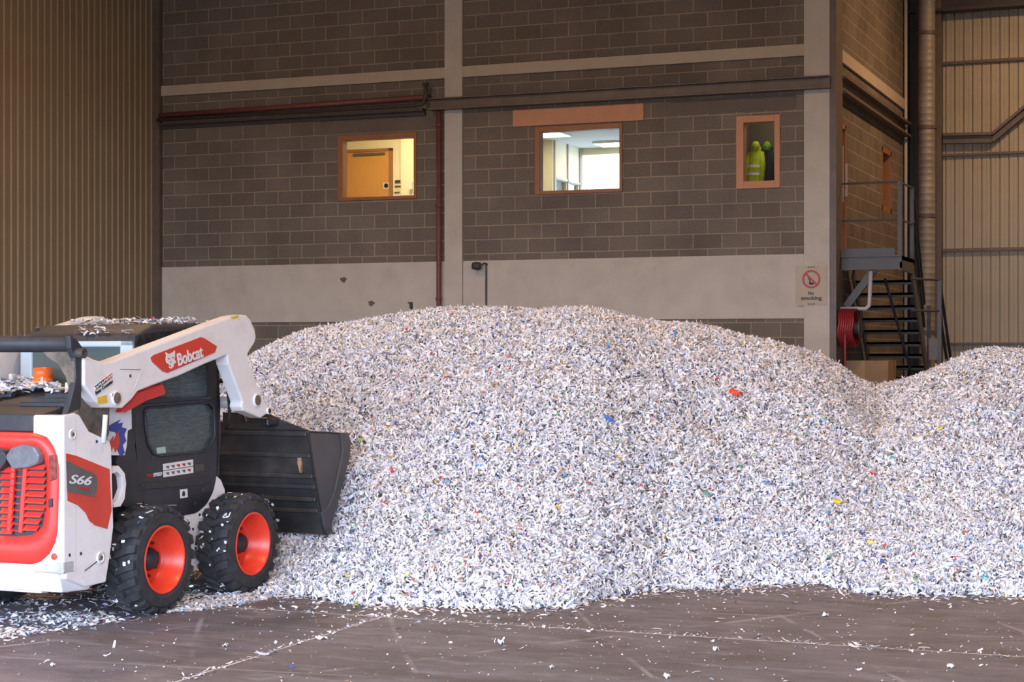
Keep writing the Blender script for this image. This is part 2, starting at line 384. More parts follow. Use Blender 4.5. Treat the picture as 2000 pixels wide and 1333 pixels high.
# ---- windows
def window(n, x0, x1, z0, z1, fw, label):
    root = empty('window_%d' % n, ((x0 + x1) / 2, WY, z0)); struct(root, label, 'window')
    L = Matrix.Translation(-root.location)
    mb = MB(); y0 = WY - .03; y1 = WY + .14
    l, r, b, t = fw
    mb.box(x0, x0 + l, y0, y1, z0, z1); mb.box(x1 - r, x1, y0, y1, z0, z1)
    mb.box(x0 + l, x1 - r, y0, y1, z0, z0 + b); mb.box(x0 + l, x1 - r, y0, y1, z1 - t, z1)
    f = mb.build('window_frame', M['wood'] if n != 3 else M['lintel_paint'], root, bevel=.006); f.location = -root.location
    g = MB().box(x0 + l, x1 - r, WY + .08, WY + .088, z0 + b, z1 - t).build('window_pane', M['glass'], root); g.location = -root.location
    return root
window(1, *WIN[0], (.10, .05, .055, .085), 'wooden framed office window looking onto an oak door')
window(2, *WIN[1], (.085, .05, .055, .085), 'wooden framed office window with bright ceiling lamps inside')
window(3, *WIN[2], (.115, .085, .11, .10), 'small orange framed window with hi-vis jackets behind it')
# ---- rooms behind the windows
mb = MB(); mb.box(-15.2, -11.75, 28.9, 29.0, 3.0, 6.2)           # cream wall with the door
struct(mb.build('wall_room_back', M['cream']))
cxp = onY(790, 300, 28.9)[0]
mb = MB(); mb.box(-15.2, -15.1, WY + .22, 28.9, 3, 6.2); mb.box(-11.75, -11.6, WY + .22, 32.9, 3, 6.2)
struct(mb.build('wall_room_left', M['cream']))
struct(MB().box(-15.2, -11.6, WY + .22, 28.9, 6.1, 6.2).build('ceiling_room', M['office_ceiling']))
struct(MB().box(-15.2, -11.6, WY + .22, 28.9, 2.9, 3.0).build('floor_room', M['office_ceiling']))
o = MB().box(cxp, -11.8, 28.75, 28.9, 3, 6.1).build('wall_room_pier', M['cream']); struct(o)
dx0 = onY(674, 300, 28.9)[0]; dx1 = onY(768, 300, 28.9)[0]; dz = onY(768, 290, 28.9)[2]
dr = empty('door_1', ((dx0 + dx1) / 2, 28.87, 3.0)); struct(dr, 'oak door with pale vent strip seen through the left office window', 'door')
def at0(o, root): o.location = -root.location; return o
at0(MB().box(dx0 + .05, dx1 - .05, 28.83, 28.88, 3.0, dz - .05).build('door_leaf', M['door_wood'], dr, bevel=.004), dr)
mb = MB(); mb.box(dx0, dx0 + .05, 28.81, 28.9, 3, dz); mb.box(dx1 - .05, dx1, 28.81, 28.9, 3, dz); mb.box(dx0, dx1, 28.81, 28.9, dz - .05, dz)
at0(mb.build('door_frame', M['wood'], dr, bevel=.004), dr)
c0 = onY(690, 299, 28.83); c1 = onY(752, 301, 28.83)
at0(MB().box(c0[0], c1[0], 28.815, 28.83, c1[2] - .02, c1[2] + .03).build('door_closer', M['steel_grey'], dr), dr)
sg = onY(754, 363, 28.82)
at0(MB().box(sg[0] - .055, sg[0] + .055, 28.822, 28.83, sg[2] - .055, sg[2] + .055).build('door_sign', M['sticker'], dr), dr)
mbd = MB(); mbd.lathe([(.0, 0), (.042, 0), (.042, .004)], (sg[0], 28.822, sg[2]), (0, -1, 0), 20)
at0(mbd.build('sign_disc', M['blue'], dr), dr)
for i, (px, py, w, h, mm) in enumerate(((777, 355, .10, .045, M['ink']), (777, 364, .11, .02, M['steel_grey']), (776, 376, .09, .02, M['steel_grey']))):
    c = onY(px, py, 28.9); o = MB().box(c[0] - w / 2, c[0] + w / 2, 28.88, 28.9, c[2] - h / 2, c[2] + h / 2).build('wall_switch', mm)
    tag(o, ('dark control panel on the cream wall right of the oak door', 'grey slot below the dark control panel beside the oak door', 'lowest grey slot on the cream wall beside the oak door')[i], 'switch')
c = onY(804, 362, 28.75); o = MB().box(c[0] - .03, c[0] + .03, 28.68, 28.75, c[2] - .09, c[2] + .06).build('soap_dispenser', M['white_plastic'], bevel=.01)
tag(o, 'small white dispenser on the cream pier inside the left office window', 'dispenser')
# middle office
OX0 = -11.35; OFY = 31.75; OC = 5.75
mb = MB()
holed(mb, 30.3, OFY, 3, OC, [(30.42, 30.95, 3.3, 5.04), (31.05, 31.6, 3.3, 5.04)], lambda a, b, c, d: mb.box(OX0 - .08, OX0, a, b, c, d))
mb.box(OX0 - .25, -10.6 - 1.0, 30.2, 30.3, 3, OC); mb.box(-11.6, OX0, 30.2, 30.32, 3, OC)
struct(mb.build('wall_office_left', M['cream']))
fxa = onY(1134, 330, OFY)[0]; fza = onY(1160, 302, OFY)[2]
mb = MB(); holed(mb, OX0 - .1, -7.0, 3, OC, [(fxa + .03, -8.9, 3.6, fza)], lambda a, b, c, d: mb.box(a, b, OFY, OFY + .1, c, d))
struct(mb.build('wall_office_far', M['cream']))
M['dim_pane'] = glass_mat('sky_dimming_pane', (.62, .66, .68), .04)  # tinted panes added to cut the sky light entering the office
struct(MB().box(fxa, -8.85, OFY + .05, OFY + .06, 3.55, fza + .02).build('window_5', M['dim_pane']))
struct(MB().box(OX0 - .06, OX0 - .05, 30.35, 31.65, 3.2, 5.06).build('window_6', M['dim_pane']))
struct(MB().box(-11.6, -7.0, WY + .22, OFY + .1, OC, OC + .1).build('ceiling_office', M['office_ceiling']))
struct(MB().box(-11.6, -7.0, WY + .22, OFY + .1, 2.9, 3.0).build('floor_office', M['office_ceiling']))
struct(MB().box(-7.1, -7.0, WY + .22, OFY, 3, OC).build('wall_office_right', M['cream']))
mb = MB()
for y in (30.3, 31.0, 31.68): mb.box(OX0, OX0 + .03, y - .02, y + .02, 3, OC)
mb.box(OX0, OX0 + .03, 30.3, 31.7, 5.05, 5.09)
struct(mb.build('trim_office_posts', M['pipe_white']))
def lamp_panel(px0, px1, py, label):
    a = onZ(px0, py, OC - .02); b = onZ(px1, py, OC - .02)
    root = empty('ceiling_lamp', ((a[0] + b[0]) / 2, a[1], OC - .03), 0, label, 'lamp', 'office ceiling lamps')
    w = abs(b[0] - a[0]) / 2
    MB().box(-w, w, -.3, .3, -.01, .0).build('diffuser', M['lamp'], root)
    mb = MB(); mb.box(-w - .02, w + .02, -.32, -.3, -.015, .03); mb.box(-w - .02, w + .02, .3, .32, -.015, .03); mb.box(-w - .02, -w, -.3, .3, -.015, .03); mb.box(w, w + .02, -.3, .3, -.015, .03)
    mb.build('lamp_frame', M['white_plastic'], root)
lamp_panel(1050, 1112, 263, 'bright rectangular ceiling lamp at the upper left of the middle office window')
lamp_panel(1170, 1225, 282, 'bright rectangular ceiling lamp at the right, farther back in the middle office')
root = empty('ceiling_lamp', (-13.2, 27.6, 6.08), 0, 'square unseen lamp added above the window to light the oak door lobby', 'lamp')
MB().box(-.3, .3, -.3, .3, -.01, .01).build('diffuser', M['lobby_fill'], root)  # unseen panel added to light the oak door lobby
root = empty('ceiling_lamp', (-6.3, 26.7, 5.88), 0, 'small unseen lamp added to brighten the hanging jackets behind the small window', 'lamp')
MB().box(-.15, .15, -.15, .15, -.01, .01).build('diffuser', M['lamp'], root)  # unseen lamp added to brighten the coat room
# coat room behind window 3
mb = MB(); mb.box(-6.98, -5.6, 27.3, 27.4, 3, 6); mb.box(-6.98, -6.9, WY + .22, 27.3, 3, 6); mb.box(-6.98, -5.6, WY + .22, 27.4, 5.9, 6)
struct(mb.build('wall_coat_room', M['clad_plain']))
def coat(name, px, top, bot, wid, material, hood, bandm, label, y=27.1, bands=(.45, .62, .86), lean=0.):
    a = onY(px, top, y); b = onY(px + lean, bot, y); H_ = a[2] - b[2]
    root = empty(name, (a[0], y, a[2]), 0, label, 'jacket', 'hi-vis jackets on the coat room wall')
    dx = b[0] - a[0]
    def ring(t, w, d, n=20):
        return [(dx * t + math.cos(q) * w * (1 + .07 * math.sin(5 * q + t * 7)), math.sin(q) * d, -H_ * t) for q in [2 * PI * k / n for k in range(n)]]
    secs = [(0, .03, .03), (.06, .08, .06), (.14, wid * .62, .08), (.2, wid * .8, .09), (.4, wid * .85, .09), (.7, wid, .10), (1, wid * 1.1, .10)]
    mb = MB(); n = 20; vs = []; fs = []
    for s_ in secs: vs += ring(*s_)
    for i in range(len(secs) - 1):
        for k in range(n): fs.append((i * n + k, i * n + (k + 1) % n, (i + 1) * n + (k + 1) % n, (i + 1) * n + k))
    mb.add(vs, fs); mb.build('jacket_body', material, root, smooth='all')
    for sx in (-1, 1):
        MB().tube([(sx * wid * .6, 0, -H_ * .17), (sx * wid * 1.0 + dx * .4, -.02, -H_ * .45), (sx * wid * 1.1 + dx * .8, -.04, -H_ * .82)], [.05, .05, .04], 10).build('sleeve', material, root, smooth='all')
    MB().tube([(0, -.02, .04), (0, -.04, -.03), (0, -.06, -H_ * .14)], [.04, .075, .05], 12).build('hood', hood, root, smooth='all')
    if bandm:
        for t in bands:
            w = wid * (.82 + .25 * (t - .3)) ; mb = MB(); vs = ring(t, w * 1.06, .115) + ring(t + .06, w * 1.07, .117)
            mb.add(vs, [(k, (k + 1) % n, n + (k + 1) % n, n + k) for k in range(n)]); mb.build('reflective_band', bandm, root)
coat('hanging_jacket', 1477, 283, 372, .125, M['hivis'], M['hivis'], M['reflective'], 'bright yellow hi-vis jacket hanging at the left in the small window', y=26.92, lean=-7)
coat('hanging_jacket', 1499, 283, 372, .12, M['darkcloth'], M['hivis_green'], None, 'dark jacket with green hood hanging at the right in the small window', y=27.2)
# ---- services on the block wall
o = MB().box(-11.83, WR + .02, WY - .16, WY - .06, 5.77, 5.94)
mbx = MB(); mbx.box(-11.83, WR + .02, WY - .20, WY - .06, 5.755, 5.785); mbx.box(-11.83, WR + .02, WY - .20, WY - .06, 5.925, 5.945); mbx.box(-11.83, WR + .02, WY - .12, WY - .06, 5.785, 5.925)
tag(mbx.build('steel_channel', M['steel'], bevel=.003), 'long brown steel channel running across the right half of the block wall', 'steel beam')
mbx = MB(); mbx.box(WL + .2, -11.95, WY - .14, WY, 5.76, 5.80); mbx.box(WL + .2, -11.95, WY - .06, WY, 5.70, 5.76)
tag(mbx.build('cable_tray', M['steel_dark']), 'dark narrow ledge under the red pipe, left of the middle column', 'cable tray')
mbx = MB(); mbx.tube([(WL + .2, WY - .10, 5.93), (-11.85, WY - .10, 5.98)], .045, 12)
tag(mbx.build('sprinkler_pipe', M['red_pipe'], smooth='all'), 'dull red pipe running level along the left half of the block wall', 'pipe')
mbx = MB(); mbx.tube([(WL + .2, WY - .17, 5.85), (-12.05, WY - .17, 5.85), (-11.93, WY - .17, 5.87), (-11.88, WY - .17, 5.96), (-11.88, WY - .17, 6.18)], .03, 10)
mbx.tube([(-11.88, WY - .17, 6.16), (-11.88, WY - .17, 6.20)], .055, 10)
tag(mbx.build('conduit_pipe', M['steel_dark'], smooth='all'), 'dark conduit that turns up beside the top of the middle column', 'pipe')
mbx = MB(); mbx.tube([(-11.68, WY - .10, 0), (-11.68, WY - .10, 5.74)], .038, 12)
for z in (1.2, 2.7, 4.2, 5.5): mbx.tube([(-11.68, WY - .10, z), (-11.68, WY - .10, z + .05)], .05, 12)
tag(mbx.build('riser_pipe', M['red_pipe'], smooth='all'), 'thin red vertical pipe just left of the middle concrete column', 'pipe')
mbx = MB(); mbx.tube([(-10.88, WY - .04, 0), (-10.88, WY - .04, 3.29)], .014, 8)
tag(mbx.build('wall_conduit', M['steel_dark']), 'thin dark conduit down the concrete band below the wall lamp', 'conduit')
c = onY(932, 520, WY - .15)
root = empty('wall_lamp', c, 0, 'small dark bulkhead lamp on the concrete band right of the middle column', 'lamp')
mbx = MB(); mbx.lathe([(0, -.09), (.05, -.08), (.065, -.02), (.06, .05), (.0, .07)], (0, 0, 0), (1, .2, -.1), 20); mbx.build('lamp_body', M['steel_dark'], root, smooth='all')
mbx = MB(); mbx.tube([(.06, 0, 0), (.10, .05, .05), (.12, .13, .03)], .012, 8); mbx.build('bracket', M['steel_dark'], root)
c = onY(803, 598, WY - .04); o = MB().box(c[0] - .02, c[0] + .02, WY - .06, WY - .02, c[2] - .06, c[2] + .04).box(c[0] - .04, c[0] + .02, WY - .08, WY - .02, c[2] + .04, c[2] + .06).build('wall_hook', M['steel_dark'])
tag(o, 'small dark hook on the concrete band just above the paper heap', 'hook')
# ---- no smoking sign
sx0, sx1, sz0, sz1 = -5.87, -5.42, 2.56, 3.15; sy = WY - .07
root = empty('no_smoking_sign', ((sx0 + sx1) / 2, sy, sz0), 0, 'square grey no smoking sign on the right concrete column', 'sign')
w = (sx1 - sx0) / 2
MB().box(-w, w, 0, .012, 0, sz1 - sz0).build('sign_board', M['concrete_beam'], root)
mbx = MB(); cc = (0.0, -.004, .39); mbx.lathe([(.135, 0), (.135, .006), (.108, .006), (.108, 0)], cc, (0, -1, 0), 40, closed=True)
mbx.bar((-.085, -.008, .475), (.085, -.008, .305), .006, .026, up=(1, 0, 1)); mbx.build('prohibition_ring', M['ink_red'], root)
mbx = MB(); mbx.bar((-.05, -.004, .43), (-.01, -.004, .34), .004, .014, up=(1, 0, 0)); mbx.prism([(-.03, .31), (.01, .30), (.045, .325), (.03, .35), (.0, .335), (-.02, .36), (-.035, .345)], -.006, 0); mbx.build('cigarette_symbol', M['ink'], root)
text_mesh('sign_text', 'No', .08, .055, (-.045, -.001, .155), (1, 0, 0), (0, 0, 1), M['ink'], root, .02)
text_mesh('sign_text', 'smoking', .31, .075, (-.155, -.001, .065), (1, 0, 0), (0, 0, 1), M['ink'], root, .02)
for zz in (.015, .56):
    mbx = MB()
    for xx in (-.04, .0, .04): mbx.box(xx - .012, xx + .012, -.003, 0, zz, zz + .014)
    mbx.build('sign_small_mark', M['ink'], root)
# ---- steel column at the corner + side wall steel
o = MB().box(WR, WR + .10, WY - .05, WY + .42, 0, TOP); tag(o.build('steel_column', M['steel']), 'tall dark steel column at the corner of the block wall', 'column')
mbx = MB(); mbx.box(WR + .002, WR + .16, 26.45, 32.35, 5.76, 5.80); mbx.box(WR + .002, WR + .05, 26.45, 32.35, 5.80, 6.0); mbx.box(WR + .002, WR + .16, 26.45, 32.35, 5.98, 6.02)
tag(mbx.build('steel_channel', M['steel']), 'brown steel channel receding along the side wall above the landing', 'steel beam')
# side wall door and window
dr = empty('door_2', (WR, 27.2, 3.3)); struct(dr, 'orange door in the side wall above the steel landing', 'door')
at0(MB().box(WR - .12, WR - .06, 26.3, 27.12, 3.3, 5.35).build('door_leaf', M['door_wood'], dr), dr)
mbx = MB(); mbx.box(WR - .12, WR + .02, 26.3, 26.37, 3.3, 5.35); mbx.box(WR - .12, WR + .02, 27.05, 27.12, 3.3, 5.35); mbx.box(WR - .12, WR + .02, 26.3, 27.12, 5.28, 5.35)
at0(mbx.build('door_frame', M['wood'], dr), dr)
at0(MB().box(WR + .03, WR + .05, 26.72, 26.75, 4.15, 5.0).build('pull_handle', M['pipe_white'], dr), dr)
at0(MB().box(WR + .03, WR + .06, 26.95, 27.0, 4.25, 4.75).build('door_handle', M['pipe_white'], dr), dr)
root = empty('window_4', (WR, 30.8, 4.3)); struct(root, 'orange edged window deep in the side wall past the stairs', 'window')
mbx = MB(); mbx.box(WR - .2, WR - .0, 31.15, 31.25, 4.3, 5.38); mbx.box(WR - .2, WR, 30.3, 30.38, 4.3, 5.38); mbx.box(WR - .2, WR, 30.3, 31.25, 4.3, 4.38); mbx.box(WR - .2, WR, 30.3, 31.25, 5.3, 5.38)
at0(mbx.build('window_frame', M['wood'], root), root)
at0(MB().box(WR - .16, WR - .15, 30.38, 31.15, 4.38, 5.3).build('window_pane', M['rearglass'], root), root)
# ---- staircase
ST = empty('steel_staircase', (-4.85, 27.0, 0), 0, 'steel staircase with railed landing beside the block wall', 'staircase')
def st(mb, name, m, bevel=0): return at0(mb.build(name, m, ST, bevel=bevel), ST)
PX0, PX1, PY0, PY1 = -5.27, -4.38, 26.3, 27.45
st(MB().box(PX0, PX1, PY0 + .03, PY1, 3.23, 3.29), 'landing_deck', M['steel_grey'])
mbx = MB(); mbx.box(PX0, PX1, PY0, PY0 + .03, 3.10, 3.29); mbx.box(PX0, PX1, PY0 - .04, PY0, 3.09, 3.11); mbx.box(PX0, PX1, PY0 - .04, PY0, 3.28, 3.30); mbx.box(PX1 - .03, PX1, PY0, PY1, 3.07, 3.29)
st(mbx, 'edge_channel', M['steel_grey'])
mbx = MB(); mbx.box(PX0, PX1 - .1, PY0 - .005, PY0 + .01, 3.30, 3.41); st(mbx, 'toe_board', M['steel_grey'])
for (x, y) in ((PX1 - .03, PY0 + .02), (PX1 - .03, PY1 - .05)):
    st(MB().box(x - .03, x + .03, y - .03, y + .03, 3.2, 4.40), 'rail_post', M['steel_grey'])
for z in (3.83, 4.385):
    st(MB().tube([(PX0, PY0 + .02, z), (PX1 - .03, PY0 + .02, z), (PX1 - .03, PY1 - .05, z)], .017, 8), 'guard_rail', M['steel_grey'])
st(MB().bar((-5.22, PY0 + .1, 2.55), (-4.80, PY0 + .1, 3.10), .06, .11), 'diagonal_brace', M['steel_grey'])
ky = lambda z: 27.45 + (3.0 - z) * .96
for k in range(15):
    z = 2.98 - .19 * k; y = ky(z)
    st(MB().box(-5.28, -4.42, y, y + .23, z - .035, z).box(-5.28, -4.42, y, y + .01, z - .07, z), 'tread', M['steel_dark'])
for x in (-4.40, -5.30):
    st(MB().bar((x, ky(3.1), 3.1), (x, ky(.1), .1), .03, .2), 'stringer', M['steel_grey'])
for dz in (.98, .62):
    st(MB().tube([(-4.38, 27.42, 3.25 + dz), (-4.38, ky(2.0), 2.0 + dz - .35)], .024, 10), 'handrail', M['black'])
st(MB().box(-4.41, -4.35, 28.86, 28.92, 1.6, 2.62), 'stair_post', M['steel_grey'])
q0 = onX(1835, 547, -4.05); q1 = onX(1857, 702, -4.05); q2 = onX(1835, 608, -4.05); q3 = onX(1849, 702, -4.05)
q1e = Vector(q0) + (Vector(q1) - Vector(q0)) * 1.7; q3e = Vector(q2) + (Vector(q3) - Vector(q2)) * 1.9
st(MB().tube([q0, q1e], .024, 10), 'lower_handrail', M['black']); st(MB().tube([q2, q3e], .024, 10), 'lower_handrail', M['black'])
st(MB().tube([(-4.38, 27.2, q0[2]), q0], .018, 8), 'rail_return', M['steel_grey']); st(MB().tube([(-4.38, 27.2, q2[2]), q2], .018, 8), 'rail_return', M['steel_grey'])
st(MB().box(q0[0] - .03, q0[0] + .03, q0[1] - .03, q0[1] + .03, .0, q0[2]), 'stair_post', M['steel_grey'])
st(MB().box(q0[0] - .16, q0[0] - .0, q0[1] - .02, q0[1] + .02, 1.75, 2.08), 'kick_plate', M['steel'])
st(MB().tube([(-4.75, 27.0, 2.98), (-4.45, 28.0, 1.3), (-4.4, 28.4, .1)], .022, 8), 'inner_handrail', M['black'])
# hose reel
c = onY(1658, 641, 26.15)
HRL = empty('hose_reel', (c[0], 26.15, c[2]), 0, 'red hose coiled on a wall reel under the steel landing', 'hose reel')
for k in range(7):
    x = -.10 + .033 * k; mbx = MB(); n = 32
    mbx.tube([(x + .012 * math.sin(5 * q), .27 * math.cos(q), .27 * math.sin(q)) for q in [2 * PI * j / n for j in range(n + 1)]], .019, 8); mbx.build('hose_loop', M['hose'], HRL, smooth='all')
MB().lathe([(0, -.14), (.10, -.14), (.10, .17), (0, .17)], (0, 0, 0), (1, 0, 0), 20).build('reel_drum', M['steel_dark'], HRL)
MB().lathe([(0, .165), (.16, .165), (.16, .18), (0, .18)], (0, 0, 0), (1, 0, 0), 24).build('reel_flange', M['steel_grey'], HRL)
MB().tube([(0, -.28, -.1), (0, -.29, -.3), (0, -.28, -2.0), (0.0, -.2, -2.28)], .02, 10).build('feed_pipe', M['hose'], HRL)
MB().box(-.11, -.09, -.05, .05, -.06, .06).build('wall_bracket', M['steel_dark'], HRL)
a = onY(1646, 603, 26.28); b = onY(1698, 603, 26.28); c = onY(1701, 548, 26.28)
o = MB().tube([(WR + .08, 26.28, a[2]), (b[0] - .05, 26.28, b[2]), (b[0], 26.28, b[2] + .05), (c[0], 26.28, 3.07)], .032, 12).build('drain_pipe', M['pipe_white'], smooth='all')
tag(o, 'pale elbowed pipe hanging under the steel landing above the hose reel', 'pipe')
o = MB().box(-4.98, -4.64, 27.0, 27.4, 0, 1.72).box(-5.24, -4.99, 26.9, 27.3, 0, 1.74)
CB = empty('cardboard_box', (-4.97, 27.0, 0), 0, 'tall brown cardboard box standing behind the dip in the paper heap', 'box')
MB().box(-.34, .33, -.35, .35, 0, 1.74).build('box_walls', M['card'], CB, bevel=.006)
MB().box(-.33, -.02, -.356, -.352, 1.42, 1.74).build('paler_flap', mat('card_pale', (.46, .29, .16), .85), CB)
# ---- right: duct, columns, rails, cranked beam
DU = empty('spiral_duct', (-4.95, 32.4, 0), 0, 'tall galvanised spiral duct in front of the ribbed far wall', 'duct')
mbx = MB(); prof = []; z = 1.6
while z < TOP:
    prof += [(.15, z), (.156, z + .012), (.15, z + .024)]; z += .12
mbx.lathe(prof, (0, 0, 0), (0, 0, 1), 28); mbx.build('duct_tube', M['galv'], DU, smooth='all')
for z in (2.2, 4.3, 5.9, 7.6): MB().lathe([(.15, z), (.175, z), (.175, z + .06), (.15, z + .06)], (0, 0, 0), (0, 0, 1), 28).build('duct_clamp', M['steel'], DU)
mbx = MB(); mbx.box(-5.36, -5.30, 32.5, 32.95, 0, TOP); mbx.box(-5.3, -5.14, 32.7, 32.74, 0, TOP); mbx.box(-5.16, -5.12, 32.5, 32.95, 0, TOP)
tag(mbx.build('steel_column', M['steel_dark']), 'dark steel column in the back corner left of the spiral duct', 'column')
mbx = MB(); mbx.tube([(-5.33, 32.42, 0), (-5.33, 32.42, TOP)], .028, 8)
tag(mbx.build('corner_pipe', M['pipe_white'], smooth='all'), 'thin pale vertical pipe in the back corner beside the side wall', 'pipe')
mbx = MB(); mbx.box(-4.86, -4.74, 32.7, 32.96, 0, TOP)
tag(mbx.build('steel_column', M['steel']), 'brown steel column directly right of the spiral duct', 'column')
for i, (z, s_) in enumerate(((2.02, .022), (3.73, .03), (5.47, .024), (7.15, .028))):
    o = MB().box(-4.75, HR, BY - .10, BY - .035, z - s_, z + s_).build('wall_rail', M['steel'], bevel=.004)
    tag(o, ('lowest horizontal rail on the ribbed far wall, near the paper', 'second rail from the bottom across the ribbed far wall', 'third rail from the bottom, just under the cranked beam', 'top thin rail across the ribbed far wall')[i], 'rail', 'horizontal rails on the ribbed wall')
mbx = MB(); mbx.box(-5.45, HR, BY - .42, BY - .12, 8.05, 8.10); mbx.box(-5.45, HR, BY - .28, BY - .25, 8.1, 8.35); mbx.box(-5.45, HR, BY - .42, BY - .12, 8.35, 8.4)
tag(mbx.build('roof_beam', M['steel_dark']), 'heavy dark beam across the top of the ribbed far wall', 'steel beam')
pts = [(-4.72, 5.78), (-3.85, 5.76), (-3.31, 6.2), (-2.6, 6.8), (-2.2, 6.95), (2, 6.95)]
mbx = MB()
for dz, hh in ((.06, .05), (-.07, .07)):
    for i in range(len(pts) - 1): mbx.bar((pts[i][0], BY - .13, pts[i][1] + dz), (pts[i + 1][0], BY - .13, pts[i + 1][1] + dz), .12, hh)
for i in range(len(pts) - 1): mbx.bar((pts[i][0], BY - .10, pts[i][1]), (pts[i + 1][0], BY - .10, pts[i + 1][1]), .04, .12)
tag(mbx.build('cranked_duct', M['steel']), 'brown double trunking that bends upward across the ribbed far wall', 'trunking')

# ================================================================== THE LOADER
LD = empty('skid_steer_loader', (ORG[0], ORG[1], 0), PI / 2 - HD, 'white, red and black skid steer loader with its bucket in the paper heap', 'loader')
def sp(pts, c): return [side(a, b, c) for a, b in pts]
def rp(pts, x): return [rear(a, b, x) for a, b in pts]
def plate(name, m, pts, c, th, parent=LD, bevel=.006, mirror=False):
    q = sp(pts, c); o = MB().prism(q, c, c + th).build(name, m, parent, bevel=bevel)
    if mirror: MB().prism(q, -c, -c - th).build(name, m, parent, bevel=bevel)
    return o
WCX = (0.0, 1.15)
# wheels
def tyre_mb():
    mb = MB(); R = .385; W = .27
    prof = [(.235, 0), (.27, -.012), (.33, -.004), (.352, .012), (.362, .035), (.362, W - .035), (.352, W - .012), (.33, W + .004), (.27, W + .012), (.235, W)]
    mb.lathe(prof, (0, 0, 0), (0, 1, 0), 64, closed=True)
    n = 20
    for k in range(n):
        for s_, yo in ((0, 0), (1, .5)):
            t0 = 2 * PI * (k + yo) / n; dt = 2 * PI / n
            # lug: from shoulder toward the middle, chevron
            def P(t, r, y): return (math.cos(t) * r, y, math.sin(t) * r)
            ys = (-.004, .045, .15) if s_ == 0 else (W + .004, W - .045, W - .15)
            ts = (t0, t0 + dt * .10, t0 + dt * .5); wd = (dt * .30, dt * .30, dt * .22); rt = (.372, .392, .392)
            vs = []; 
            for y, t, w_, r in zip(ys, ts, wd, rt):
                vs += [P(t - w_, .345, y), P(t + w_, .345, y), P(t + w_ * .8, r, y), P(t - w_ * .8, r, y)]
            # side wall run of the lug
            fs = [(0, 1, 2, 3), (8, 11, 10, 9)]
            for i in (0, 4): fs += [(i, i + 4, i + 5, i + 1), (i + 1, i + 5, i + 6, i + 2), (i + 2, i + 6, i + 7, i + 3), (i + 3, i + 7, i + 4, i)]
            mb.add(vs, fs)
    return mb
tyre_me = None
def wheel(xc, yc, sgn):
    """outer face at yc looking in sgn*y"""
    global tyre_me
    w = tyre_mb()
    # tyre spans from outer face inward
    w.v = [(v[0] + xc, yc - sgn * v[1], v[2] + .385) for v in w.v]
    t = w.build('wheel', M['tyre'], LD)
    for p in t.data.polygons: p.use_smooth = False
    c = (xc, yc, .385); ax = (0, -sgn, 0)   # positive offset = inward
    mb = MB(); mb.lathe([(.245, -.004), (.238, -.012), (.228, -.006), (.222, .02), (.212, .03), (.208, .06), (.195, .075), (.19, .15), (.17, .165), (.09, .165), (.085, .155), (.0, .155)], c, ax, 56)
    mb.build('rim', M['rim'], t, smooth='all')
    mb = MB(); mb.lathe([(.085, .16), (.08, .12), (.06, .085), (.0, .08)], c, ax, 28); mb.build('hub', M['black2'], t, smooth='all')
    for k in range(8):
        a = 2 * PI * k / 8 + .2; bc = (xc + .128 * math.cos(a), yc - sgn * .165, .385 + .128 * math.sin(a))
        mb = MB(); mb.lathe([(.013, .0), (.013, .02), (.0, .02)], bc, (0, sgn, 0), 6); mb.build('wheel_nut', M['steel_dark'], t)
    return t
for x in WCX: wheel(x, -.82, -1); wheel(x, .82, 1)
# chassis
o = MB().box(-.95, 1.5, -.5, .5, .24, .62).build('chassis', M['white'], LD, bevel=.02)
mb = MB(); mb.box(-.1, .1, -.60, .60, .3, .46); mb.box(1.07, 1.25, -.6, .6, .3, .46); mb.build('axle_case', M['black2'], LD, bevel=.01)
# side chassis panel visible between cab, fender and wheels
plate('fender', M['white'], [(350, 1012), (385, 1000), (408, 975), (419, 925), (432, 938), (440, 958), (438, 1000), (437, 1080), (396, 1110), (376, 1112), (350, 1100)], -.515, .03, mirror=True)
for px, py in ((369, 1022), (377, 1034), (383, 1063), (382, 1072), (390, 1006)):
    x, z = side(px, py, -.517); MB().lathe([(.011, 0), (.011, .004), (0, .004)], (x, -.515, z), (0, -1, 0), 10).build('panel_bolt', M['black2'], LD)
# rear side panels
SPN = [(127, 812), (147, 807), (156, 812), (174, 843), (206, 858), (215, 863), (218, 875), (222, 1030), (216, 1080), (207, 1138), (168, 1147), (129, 1132)]
pan = plate('side_panel', M['white'], SPN, -.74, .05, mirror=True, bevel=.008)
plate('red_decal', M['red_decal'], [(129, 886), (150, 891), (214, 917), (218, 997), (210, 1034), (186, 1027), (175, 1018), (168, 1003), (153, 988), (132, 979)], -.744, .006, pan, 0)
plate('grey_decal', M['grey_decal'], [(130, 900), (186, 927), (190, 935), (190, 950), (186, 971), (132, 961)], -.748, .006, pan, 0)
def stext(body, a, b, hpx, c, m, parent, bold=.0, shear=0., name='lettering'):
    """text on the side plane from pixel a (lower left) to b (lower right)"""
    p = side(*a, c); q = side(*b, c); d = Vector((q[0] - p[0], 0, q[1] - p[1])); w = d.length; d.normalize()
    u = Vector((-d.z, 0, d.x)); t = side(a[0], a[1] - hpx, c); h = t[1] - p[1]
    return text_mesh(name, body, w, h, (p[0], c, p[1]), d, u, m, parent, bold, shear)
stext('S66', (135, 945), (178, 949), 18, -.7495, M['sticker'], pan, .012, .3)
stext('-----', (154, 956), (176, 959), 4, -.7495, M['ink_red'], pan)
